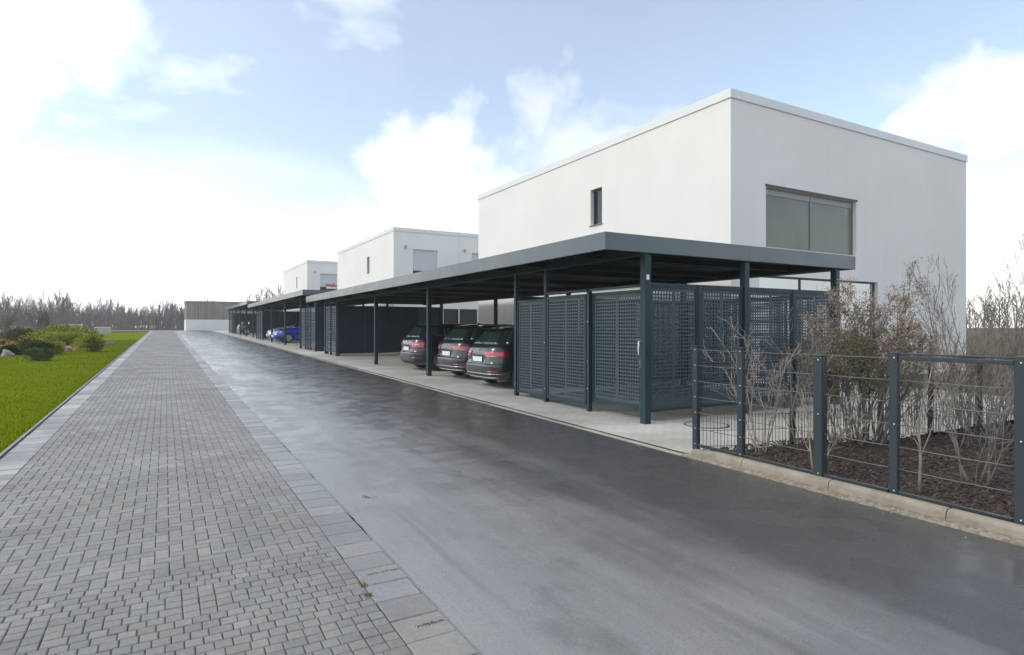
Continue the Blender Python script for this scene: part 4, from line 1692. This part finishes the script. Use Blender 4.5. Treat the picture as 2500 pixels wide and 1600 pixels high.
# beyond the last post the fence leaves the picture
for k in range(NW - 1):
    rod('wire', WIRE, (-.014, 2.05 - 5.26 - .03, wire_z(2.05, k) - OZ), (-.014, 1.0 - 5.26, wire_z(1.0, k) - OZ), .0042, fence)
MB().box(-.028, .028, 1.0 - 5.26 - .035, 1.0 - 5.26 + .035, gz(1) + .06 - OZ, 1.385 - OZ).build('post', FENCE_P, fence, bev=.006)
b = MB().box(-.022, .014, 1.0 - 5.26 + .04, 2.05 - 5.26 - .04, gz(1.5) + .09 - OZ, gz(1.5) + .12 - OZ).build('foot_rail', FENCE_P, fence)
MB().box(-.02, .02, 1.0 - 5.26 + .04, 2.05 - 5.26 - .04, 1.315 - OZ, 1.35 - OZ).build('top_rail', FENCE_P, fence, bev=.003)

# mesh fence along the far side of the bed: upright bars below, wires above
mf_pts = [(FX, 5.26), (6.95, 4.93), (8.45, 4.66), (9.35, 4.47), (10.3, 4.27), (11.3, 4.06), (13.0, 3.7)]
mf = thing('mesh_fence', 'wire mesh fence with upright bars on the far side of the planting bed', 'fence', (FX, 5.26, gz(5.2) + .03))
OM = gz(5.2) + .03
bar_me = MB().tube([(0, 0, 0), (0, 0, .42)], .0042, 4).mesh('bar', BAR)
for i in range(len(mf_pts) - 1):
    (xa, ya), (xb, yb) = mf_pts[i], mf_pts[i + 1]
    ln = math.hypot(xb - xa, yb - ya)
    if i > 0:
        MB().box(xa - FX - .03, xa - FX + .03, ya - 5.26 - .025, ya - 5.26 + .025, -.05, 1.10).build('post', FENCE_P, mf, bev=.004)
    rod('top_rail', FENCE_P, (xa - FX + .03, ya - 5.26, 1.07), (xb - FX - .03, yb - 5.26, 1.07), .014, mf, n=4)
    for k in range(7):
        z = .03 + k * (.19 if k < 3 else .18)
        rod('wire', WIRE, (xa - FX + .02, ya - 5.26, z + (.0 if i else .03)), (xb - FX - .02, yb - 5.26, z), .0038, mf, sag=.003)
    if i < 4:
        n = int(ln / (.05 if i < 3 else .06))
        for q in range(1, n):
            t = q / n
            o = bpy.data.objects.new('bar', bar_me)
            COL.objects.link(o)
            o.parent = mf
            o.location = (xa + (xb - xa) * t - FX, ya + (yb - ya) * t - 5.26 + .006, .02)

# ------------------------------------------------------------------ plants
def tubes_mesh(name, segs, m, sides=3):
    """segs: list of (p0, p1, r0, r1) -> prisms in one mesh"""
    a = np.array([(*s[0], *s[1], s[2], s[3]) for s in segs], float)
    p0, p1, r0, r1 = a[:, 0:3], a[:, 3:6], a[:, 6], a[:, 7]
    d = p1 - p0
    d /= np.maximum(np.linalg.norm(d, axis=1, keepdims=True), 1e-9)
    ref = np.where(np.abs(d[:, 2:3]) < .9, np.array([[0, 0, 1.0]]), np.array([[1.0, 0, 0]]))
    u = np.cross(d, ref)
    u /= np.linalg.norm(u, axis=1, keepdims=True)
    w = np.cross(d, u)
    n = len(a)
    V = np.zeros((n, 2 * sides, 3))
    for k in range(sides):
        an = 2 * math.pi * k / sides
        o = u * math.cos(an) + w * math.sin(an)
        V[:, k] = p0 + o * r0[:, None]
        V[:, sides + k] = p1 + o * r1[:, None]
    fb = np.array([(k, (k + 1) % sides, sides + (k + 1) % sides, sides + k) for k in range(sides)])
    F = (fb[None] + (np.arange(n) * 2 * sides)[:, None, None]).reshape(-1, 4)
    return fast_mesh(name, V.reshape(-1, 3), F, m, smooth=sides > 3)


def grow(rn, p, d, length, r, level, segs, tips, nseg=5, wob=.12, up=.05, kids=(5, 4, 3), ratio=(.5, .45, .4), ang=(.5, .6, .6), start=.25, rmin=.0022):
    pts = [Vector(p)]
    d = Vector(d).normalized()
    dirs = []
    step = length / nseg
    for k in range(nseg):
        d = (d + Vector((rn.gauss(0, wob), rn.gauss(0, wob), rn.gauss(0, wob * .6) + up))).normalized()
        dirs.append(d.copy())
        pts.append(pts[-1] + d * step)
    rad = [max(rmin, r * (1 - .72 * k / nseg)) for k in range(nseg + 1)]
    for k in range(nseg):
        segs.append((pts[k], pts[k + 1], rad[k], rad[k + 1]))
    if level <= 0:
        tips.append((pts[-1], d))
        return
    nk = kids[len(kids) - level] if level <= len(kids) else kids[0]
    idx = len(kids) - level
    for c in range(nk):
        t = start + (1 - start) * (c + rn.random()) / nk
        f = min(t * nseg, nseg - .001)
        i = int(f)
        q = pts[i].lerp(pts[i + 1], f - i)
        ax = dirs[i].cross(Vector((rn.gauss(0, 1), rn.gauss(0, 1), rn.gauss(0, 1))))
        if ax.length < 1e-6: continue
        nd = Matrix.Rotation(ang[idx] * rn.uniform(.6, 1.3), 3, ax.normalized()) @ dirs[i]
        grow(rn, q, nd, length * ratio[idx] * rn.uniform(.65, 1.25) * (1.15 - .5 * t), max(rmin, rad[i] * .6), level - 1, segs, tips, max(3, nseg - 1), wob, up, kids, ratio, ang, .2, rmin)
    tips.append((pts[-1], d))


def bark(name, a, b_):
    return mat(name, a, .85, 0, .2, var=.3, vscale=9, col2=b_)


BARK_G = bark('grey_twig_bark', (.25, .228, .205), (.15, .135, .12))
BARK_P = bark('pale_stem_bark', (.36, .32, .26), (.22, .19, .15))
BARK_B = bark('brown_twig_bark', (.20, .172, .145), (.12, .104, .088))
SEED = mat_piece('dry_seed_heads', (.35, .285, .235), var=.45, rough=.9, rvar=.05, spec=.1, tints=((1, 1, 1), (1.1, .97, .85), (.9, 1, 1.1)))
LEAF_O = mat_piece('sparse_olive_leaf', (.12, .115, .055), var=.5, rough=.8, rvar=.05, spec=.2)


def seeds_mesh(name, rn, tips, m, size, per, spread):
    V, tint = [], []
    for (p, d) in tips:
        tv = rn.random()
        for _ in range(per):
            c = Vector(p) + Vector((rn.gauss(0, spread), rn.gauss(0, spread), rn.gauss(0, spread)))
            a = Vector((rn.gauss(0, 1), rn.gauss(0, 1), rn.gauss(0, 1))).normalized()
            b_ = a.cross(Vector((rn.gauss(0, 1), rn.gauss(0, 1), rn.gauss(0, 1))))
            if b_.length < 1e-5: continue
            b_.normalize()
            s = size * rn.uniform(.6, 1.5)
            V += [c - a * s, c + b_ * s * .45, c + a * s, c - b_ * s * .45]
            tint.append((tv + rn.uniform(-.2, .2)) % 1)
    V = np.array([tuple(v) for v in V])
    return fast_mesh(name, V, np.arange(len(V)).reshape(-1, 4), m, tint=tint)


def shrub(name, label, x, y, z, stems, height, spread, m, kids, seed, r=.013, ratio=(.5, .45, .4), ang=(.5, .6, .6), seeds=None, wob=.12, up=.05, group='bare winter shrubs in the planting bed', cat='shrub', base_r=.12, start=.25, rmin=.0022, lean=(0, 0)):
    rn = random.Random(seed)
    root = thing(name, label, cat, (x, y, z), 0, group)
    thick, thin, tips = [], [], []
    for k in range(stems):
        a = 2 * math.pi * (k + rn.random() * .7) / stems
        br = base_r * rn.random() ** .5
        p = (br * math.cos(a), br * math.sin(a), -.04)
        ln = spread * rn.uniform(.35, 1.1)
        d = (math.cos(a) * ln + lean[0], math.sin(a) * ln + lean[1], 1.0)
        segs = []
        grow(rn, p, d, height * rn.uniform(.72, 1.12), r * rn.uniform(.7, 1.2), len(kids), segs, tips, 7, wob, up, kids, ratio, ang, start, rmin)
        thick += segs[:7]
        thin += segs[7:]
    sb = MB()
    for k in range(stems):
        sg = thick[7 * k:7 * k + 7]
        sb.tube([sg[0][0]] + [q[1] for q in sg], [sg[0][2]] + [q[3] for q in sg], 6)
    sb.build('stems', m, root, smooth=True, fix=False)
    if thin:
        link('twigs', tubes_mesh('twigs', thin, m, 3), root)['kind'] = 'stuff'
    if seeds:
        sm, size, per, spr, cut = seeds
        tp = [t for t in tips if t[0].z > height * cut]
        link('seed_heads', seeds_mesh('seed_heads', rn, tp, sm, size, per, spr), root)['kind'] = 'stuff'
    return root


bz = bed_z
# pale many-stemmed shrub beside the second post
shrub('bare_shrub', 'pale bare shrub with few curving stems close to the second fence post', 5.95, 4.62, bz(5.95, 4.6), 6, 1.35, .24, BARK_P, (6, 4), 11, r=.010, up=.07, ratio=(.45, .4), rmin=.0028, base_r=.06)
shrub('bare_shrub', 'thin pale shrub rising in front of the perforated panels', 6.75, 4.68, bz(6.75, 4.6), 6, 1.4, .26, BARK_G, (6, 4), 12, r=.008, up=.06, rmin=.0024)
shrub('bare_shrub', 'low pale gnarled shrub beside the thick fence post', 5.78, 3.80, bz(5.8, 3.8), 5, .95, .26, BARK_P, (6, 4), 13, r=.013, base_r=.06, rmin=.0026)
# the big one with its dry flower heads
shrub('seedhead_shrub', 'big dense shrub with pinkish brown seed heads before the carport corner', 7.8, 4.45, bz(8, 4.2), 15, 1.8, .11, BARK_G, (9, 7, 4), 14, r=.017, ratio=(.27, .42, .42), ang=(.5, .65, .7), seeds=(SEED, .0105, 7, .026, .55), base_r=.2, start=.32, rmin=.0024)
shrub('seedhead_shrub', 'smaller olive brown shrub low between the big shrub and the shed', 7.35, 4.45, bz(7.3, 4.4), 12, 1.35, .35, BARK_B, (7, 5, 3), 15, r=.010, seeds=(LEAF_O, .014, 4, .03, .45), base_r=.2, rmin=.0022)
# pale upright stem behind the fourth post
shrub('bare_shrub', 'single pale stem with fine side twigs behind the fourth fence post', 5.83, 2.86, bz(5.8, 2.9), 1, 1.35, .05, BARK_P, (9, 4), 16, r=.017, ratio=(.4, .4), base_r=.03, rmin=.0024)
shrub('bare_shrub', 'bare shrub spreading low in the bed between fourth and last post', 6.6, 2.75, bz(6.6, 2.7), 8, 1.1, .4, BARK_G, (7, 5), 17, r=.008, rmin=.0024)
# taller shrubs behind, in front of the house wall and the sky
tall = [(9.5, 3.95, 1.95, 21, BARK_G, 'bare shrub with forked tips against the white house wall'),
        (10.9, 4.6, 2.45, 22, BARK_G, 'tall upright bare shrub at the middle of the house wall'),
        (11.9, 4.1, 2.2, 23, BARK_G, 'tall bare shrub against the outer edge of the house wall'),
        (10.2, 2.75, 1.7, 24, BARK_B, 'brown bare shrub standing behind the thick top rail'),
        (10.6, 2.5, 2.35, 25, BARK_B, 'tallest bare shrub reaching into the sky at the picture edge'),
        (8.3, 2.0, 1.3, 26, BARK_G, 'bare shrub rooted low behind the last fence post'),
        (12.4, 2.5, 2.5, 28, BARK_G, 'slender bare shrub between the tallest one and the house corner'),
        (15.2, 4.6, 3.0, 29, BARK_B, 'bare shrub standing beyond the thicket in the gap beside the house'),
        (11.4, 2.0, 2.0, 30, BARK_B, 'bare shrub cut by the picture edge behind the last post'),
        (13.2, 3.3, 2.5, 27, BARK_B, 'bare shrub farthest back beside the house corner')]
for (x, y, h, sd, m_, lb) in tall:
    shrub('bare_shrub', lb, x, y, bz(x, y) if y < bed_edge(x) else gz(y) - .02, 6, h * .95, .24, m_, (7, 4, 2), sd, r=.014, ratio=(.42, .42, .4), ang=(.42, .5, .55), up=.10, base_r=.28, rmin=.0026, group='tall bare shrubs before the house wall', wob=.09)

# thicket of canes behind the mesh fence (too many to count)
def thicket():
    rn = random.Random(5)
    segs, tips = [], []
    for k in range(760):
        x = rn.uniform(8.3, 16.5) if k < 460 else rn.uniform(12, 24)
        y = rn.uniform(bed_edge(x) + .1, bed_edge(x) + 1.6) if rn.random() < .6 else rn.uniform(min(2.0, bed_edge(x) - 1.2), bed_edge(x) - .05)
        if x < 9 and y > 5.0: continue
        grow(rn, (x, y, gz(y) - .02), (rn.gauss(0, .16), rn.gauss(0, .16), 1), rn.uniform(.8, 1.45), rn.uniform(.004, .008), 1, segs, tips, 5, .10, .05, (5,), (.4,), (.45,), .3, .0024)
    o = link('brushwood', tubes_mesh('brushwood', segs, BARK_B, 3))
    tag(o, 'thicket of thin brown canes behind the mesh fence', 'brushwood', kind='stuff')


thicket()

# ------------------------------------------------------------------ shrub bed in the lawn
GOLD = mat_piece('golden_juniper_spray', (.27, .285, .035), var=.45, rough=.75, rvar=.05, spec=.2, tints=((1, 1, 1), (1.25, 1.02, .7), (.75, .95, .9)))
DGREEN = mat_piece('dark_green_spray', (.075, .11, .025), var=.5, rough=.75, rvar=.05, spec=.2, tints=((1, 1, 1), (1.2, 1.0, .8), (.8, 1, 1)))
BROWNB = mat_piece('brown_twiggy_spray', (.11, .082, .045), var=.45, rough=.85, rvar=.05, spec=.1)
LAVEN = mat_piece('grey_green_spray', (.21, .20, .165), var=.35, rough=.85, rvar=.05, spec=.1)
ORANGE = mat_piece('orange_heath', (.32, .17, .045), var=.4, rough=.85, rvar=.05, spec=.1)
YELLOW = mat_piece('yellow_bloom', (.75, .62, .03), var=.2, rough=.6, rvar=.05, spec=.2)


def bush(label, x, y, rx, ry, h, m, seed, n=3200, size=.055, lobes=7, cat='bush', name='garden_bush', flat=.5, droop=0.0):
    rn = random.Random(seed)
    root = thing(name, label, cat, (x, y, lawn_z(x, y)), 0, 'garden bushes in the lawn')
    L = []
    for k in range(lobes):
        a = rn.uniform(0, 6.28)
        q = rn.random() ** .6
        L.append((math.cos(a) * q * rx * .62, math.sin(a) * q * ry * .62, h * rn.uniform(.32, .72) * (1 - .25 * q), rn.uniform(.38, .6)))
    V, tint = [], []
    for k in range(n):
        lx, ly, lz, lr = L[rn.randrange(lobes)]
        u = Vector((rn.gauss(0, 1), rn.gauss(0, 1), rn.gauss(0, 1))).normalized()
        q = rn.uniform(.55, 1.05)
        c = Vector((lx + u.x * rx * lr * q, ly + u.y * ry * lr * q, lz + u.z * h * lr * .75 * q))
        if c.z < .02: c.z = rn.uniform(.0, .12)
        out = Vector((u.x, u.y, u.z * .6 + .25 - droop)).normalized()
        sd = out.cross(Vector((rn.gauss(0, 1), rn.gauss(0, 1), rn.gauss(0, 1)))).normalized()
        s = size * rn.uniform(.6, 1.5)
        V += [c - sd * s * .35, c + out * s * .3 + sd * s * .42, c + out * s * 1.5, c + out * s * .3 - sd * s * .42]
        tint.append((.5 + .35 * (lr - .49) * 4 + rn.uniform(-.3, .3)) % 1)
    V = np.array([tuple(v) for v in V])
    link('foliage', fast_mesh('foliage', V, np.arange(len(V)).reshape(-1, 4), m, tint=tint), root)
    segs, tips = [], []
    for k in range(6):
        a = rn.uniform(0, 6.28)
        grow(rn, (0, 0, -.03), (math.cos(a) * .9, math.sin(a) * .9, 1), h * .8, .02, 1, segs, tips, 4, .15, .03, (4,), (.5,), (.6,), .3, .005)
    link('stem', tubes_mesh('stem', segs, BARK_B, 4), root)
    return root


bush('round golden juniper at the path side of the shrub bed', -3.05, 34.8, .72, .72, .85, GOLD, 31, 4200, .055)
bush('wide golden juniper forming the back of the shrub bed', -5.25, 43.1, 1.75, 1.5, 1.15, GOLD, 32, 7500, .07, 11)
bush('golden juniper behind the round one beside the pale wall', -4.8, 50.5, 1.1, 1.2, .9, GOLD, 33, 4500, .07, 8)
bush('flat golden juniper spreading in the middle of the shrub bed', -4.4, 39.6, 1.25, 1.1, .85, GOLD, 34, 4500, .06, 8)
bush('small golden juniper in front of the bare patch', -4.05, 33.1, .4, .4, .6, GOLD, 35, 1800, .045, 5)
bush('dark green clipped ball alone in the lawn', -3.93, 27.7, .46, .46, .48, DGREEN, 36, 3000, .036, 7)
bush('loose dark green juniper behind the clipped ball', -4.8, 32.2, .72, .6, .7, DGREEN, 37, 4200, .05, 8)
bush('low dark green bush beside the speckled boulder', -5.5, 32.8, .65, .6, .48, DGREEN, 38, 3200, .05, 7)
bush('brown twiggy bush behind the dark junipers', -7.3, 46.5, 1.0, .9, 1.0, BROWNB, 39, 4000, .055, 8)
bush('golden bush behind the grey green mound', -9.0, 55.0, 1.1, 1.0, 1.0, GOLD, 40, 3000, .06, 6)
bush('grey green mound of dry stems at the bed border', -8.8, 51.5, .75, .8, .8, LAVEN, 41, 3200, .055, 6)
bush('orange heather patch at the edge of the shrub bed', -7.1, 39.9, .6, .5, .42, ORANGE, 42, 2400, .045, 6)
bush('yellow flowering clump among the dark green bushes', -5.95, 34.4, .2, .18, .62, YELLOW, 43, 420, .03, 3, name='flowering_plant', cat='plant')
shrub('bare_shrub', 'dark pointed bare shrub rising behind the wide golden juniper', -9.0, 64.0, lawn_z(-9.0, 64), 14, 1.7, .22, BARK_B, (8, 5), 51, r=.02, rmin=.008, group='garden bushes in the lawn', base_r=.4)
shrub('bare_shrub', 'spreading bare shrub at the border of the shrub bed', -10.3, 56.0, lawn_z(-10.3, 56), 14, 1.7, .5, BARK_B, (8, 5), 52, r=.02, rmin=.008, group='garden bushes in the lawn', base_r=.4)

# dark soil of that bed
V, F = [], []
N = 40
cx, cy = -6.6, 44.0
V.append((cx, cy, lawn_z(cx, cy) + .05))
for k in range(N):
    a = 2 * math.pi * k / N
    x = cx + 3.9 * math.cos(a) * (1 + .08 * math.sin(3 * a)); y_ = cy + 12.5 * math.sin(a) * (1 + .1 * math.cos(2 * a))
    x = min(x, -2.75)
    V.append((x, y_, lawn_z(x, y_) + .022))
F = [(0, k + 1, (k + 1) % N + 1) for k in range(N)]
struct(link('planting_bed', fast_mesh('planting_bed', np.array(V), np.array(F), mat('bed_soil', (.085, .06, .045), .95, 0, .2, var=.3, vscale=6, bump=.6, bscale=30))), 'shrub bed of brown soil in the lawn')


def boulder(label, x, y, sx, sy, sz, seed, col):
    rn = random.Random(seed)
    bm = bmesh.new()
    bmesh.ops.create_icosphere(bm, subdivisions=3, radius=1)
    ph = [rn.uniform(0, 6) for _ in range(6)]
    for v in bm.verts:
        c = v.co
        k = 1 + .12 * math.sin(3 * c.x + ph[0]) + .1 * math.sin(4 * c.y + ph[1]) + .08 * math.sin(6 * c.z + 3 * c.x + ph[2]) + .04 * math.sin(9 * c.y + 7 * c.x + ph[3])
        v.co = Vector((c.x * sx * k, c.y * sy * k, (c.z * .8 + .25) * sz * k))
    me = bpy.data.meshes.new('boulder')
    bm.to_mesh(me)
    bm.free()
    me.materials.append(mat('boulder_stone_%d' % seed, col, .85, var=.3, vscale=5, bump=.8, bscale=20))
    o = link('boulder', me, None, (x, y, lawn_z(x, y)))
    tag(o, label, 'rock', 'boulders in the shrub bed')


boulder('speckled grey boulder at the front of the shrub bed', -5.4, 30.9, .2, .2, .26, 61, (.27, .26, .24))
boulder('pale boulder half hidden at the picture edge beside the speckled one', -6.45, 34.9, .3, .25, .3, 62, (.36, .35, .33))
boulder('low pinkish boulder between the small and the round juniper', -4.0, 36.4, .34, .3, .2, 63, (.30, .22, .19))

# low pale walls beyond the shrub bed
LW = mat('pale_wall_concrete', (.42, .42, .42), .8, var=.1, vscale=2)
def low_wall(label, x, y, w, d, h, n):
    t = thing('low_wall', label, 'wall', (x, y, gz(y) - .05))
    for k in range(n):
        MB().box(k * w / n + .006, (k + 1) * w / n - .006, 0, d, 0, h - .085).build('block', LW, t, bev=.01)
        MB().box(k * w / n + .004, (k + 1) * w / n - .004, -.03, d + .03, h - .08, h).build('coping', COPING, t, bev=.008)
    return t


low_wall('pale low wall beyond the golden junipers, nearer one', -6.1, 73, 1.4, .35, .75, 2)
low_wall('pale low wall beyond the golden junipers, farther one', -9.6, 87, 1.2, .35, .9, 2)

# ------------------------------------------------------------------ distant wood
def wood():
    rn = random.Random(9)
    WB = mat('distant_bark', (.215, .185, .185), .9, 0, .1, var=.3, vscale=.12, col2=(.12, .10, .10))
    segs, tips = [], []
    n = 0
    while n < 1500:
        zc = 112 + 75 * rn.random() ** 1.3
        px = rn.uniform(-1700, 560)
        off = px - 402
        x = off * zc * .8677 / 1480
        y = (zc - x * .497) / .8677
        if y < 104: continue
        n += 1
        top = 5.9 + .8 * math.sin(px * .017) + .7 * math.sin(px * .05 + 1) - (1.6 if px > 330 else 0)
        h = top * rn.uniform(.55, 1.12) * zc / 128
        r = rn.uniform(.06, .13)
        grow(rn, (x, y, 1.0), (rn.gauss(0, .05), rn.gauss(0, .05), 1), h, r, 2, segs, tips, 6, .04, .03, (11, 5), (.32, .42), (.42, .5), .28, .020)
    # the wood goes on behind the gardens on the far side of the houses
    for k in range(260):
        a = R(rn.uniform(55, 100))
        dd = rn.uniform(70, 130)
        grow(rn, (dd * math.sin(a), dd * math.cos(a), gz(dd * math.cos(a)) - .1), (rn.gauss(0, .05), rn.gauss(0, .05), 1), rn.uniform(2.6, 5.0), rn.uniform(.05, .1), 2, segs, tips, 5, .05, .03, (9, 5), (.36, .42), (.5, .5), .2, .02)
    # undergrowth
    for k in range(5000):
        zc = 104 + 50 * rn.random()
        px = rn.uniform(-1700, 470)
        x = (px - 402) * zc * .8677 / 1480
        y = (zc - x * .497) / .8677
        if y < 101.5: continue
        grow(rn, (x, y, 1.0), (rn.gauss(0, .25), rn.gauss(0, .25), 1), rn.uniform(1.4, 4.4), .03, 1, segs, tips, 3, .1, .03, (6,), (.5,), (.6,), .2, .022)
    o = link('treeline', tubes_mesh('treeline', segs, WB, 3))
    tag(o, 'misty bare winter wood along the horizon', 'wood', kind='stuff')


wood()
# a few bare trees standing behind the farthest carport
def bare_tree(label, x, y, h, seed):
    rn = random.Random(seed)
    t = thing('bare_tree', label, 'tree', (x, y, 1.0), 0, 'bare trees behind the farthest carport')
    segs, tips = [], []
    grow(rn, (0, 0, 0), (0, 0, 1), h, .14, 3, segs, tips, 7, .05, .04, (12, 6, 3), (.40, .42, .4), (.45, .5, .5), .3, .02)
    link('trunk', tubes_mesh('trunk', segs[:7], BARK_G, 6), t)
    link('crown', tubes_mesh('crown', segs[7:], BARK_G, 3), t)


for (x, y, h, sd, lb) in ((12.6, 84, 5.2, 71, 'bare tree nearest the farthest white house'), (12.2, 92, 4.9, 72, 'slender bare tree second from the farthest house'),
                          (12.9, 100, 5.3, 73, 'round bare tree third from the farthest house'), (11.0, 104, 4.6, 74, 'small bare tree above the slatted building end'),
                          (14.2, 88, 5.6, 75, 'tall bare tree half behind the farthest house')):
    bare_tree(lb, x, y, h, sd)


# bits of grit and leaf on the asphalt
def specks():
    rn = random.Random(4)
    V, F = [], []
    spots = [(5.05, 3.05, .012)] + [(rn.uniform(1.35, 5.3), rn.uniform(1.8, 12), rn.uniform(.002, .006)) for _ in range(60)] + [(X_ROAD1 - abs(rn.gauss(0, .10)), rn.uniform(1.5, 6), rn.uniform(.003, .008)) for _ in range(70)]
    for (x, y, s) in spots:
        i = len(V)
        z = gz(y) - .004
        a = rn.uniform(0, 6.28)
        for k in range(4):
            V.append((x + s * rn.uniform(.6, 1.2) * math.cos(a + k * 1.57), y + s * rn.uniform(.6, 1.2) * math.sin(a + k * 1.57), z))
        V.append((x, y, z + s * .7))
        F += [(i + k, i + (k + 1) % 4, i + 4) for k in range(4)]
    o = link('grit', fast_mesh('grit', np.array(V), np.array(F), mat_piece('grit_stone', (.30, .28, .24), var=.7, rough=.8, rvar=.05), tint=np.repeat(np.random.default_rng(2).random(len(F) // 4), 4)))
    tag(o, 'scattered grit and leaf crumbs on the asphalt', 'grit', kind='stuff')


specks()

# ------------------------------------------------------------------ thin winter haze
hz = MB().box(-240, 120, -70, 330, -1.9, 13.0).build('haze', None)
hm = bpy.data.materials.new('haze')
hm.use_nodes = True
hm.node_tree.nodes.clear()
ho = hm.node_tree.nodes.new('ShaderNodeOutputMaterial')
hv = hm.node_tree.nodes.new('ShaderNodeVolumePrincipled')
hv.inputs['Color'].default_value = (.97, .965, 1.0, 1)
hv.inputs['Density'].default_value = 0.0008
hv.inputs['Anisotropy'].default_value = 0.2
hm.node_tree.links.new(hv.outputs[0], ho.inputs['Volume'])
hz.data.materials.append(hm)
tag(hz, 'thin pale winter haze filling the air', None, kind='stuff')
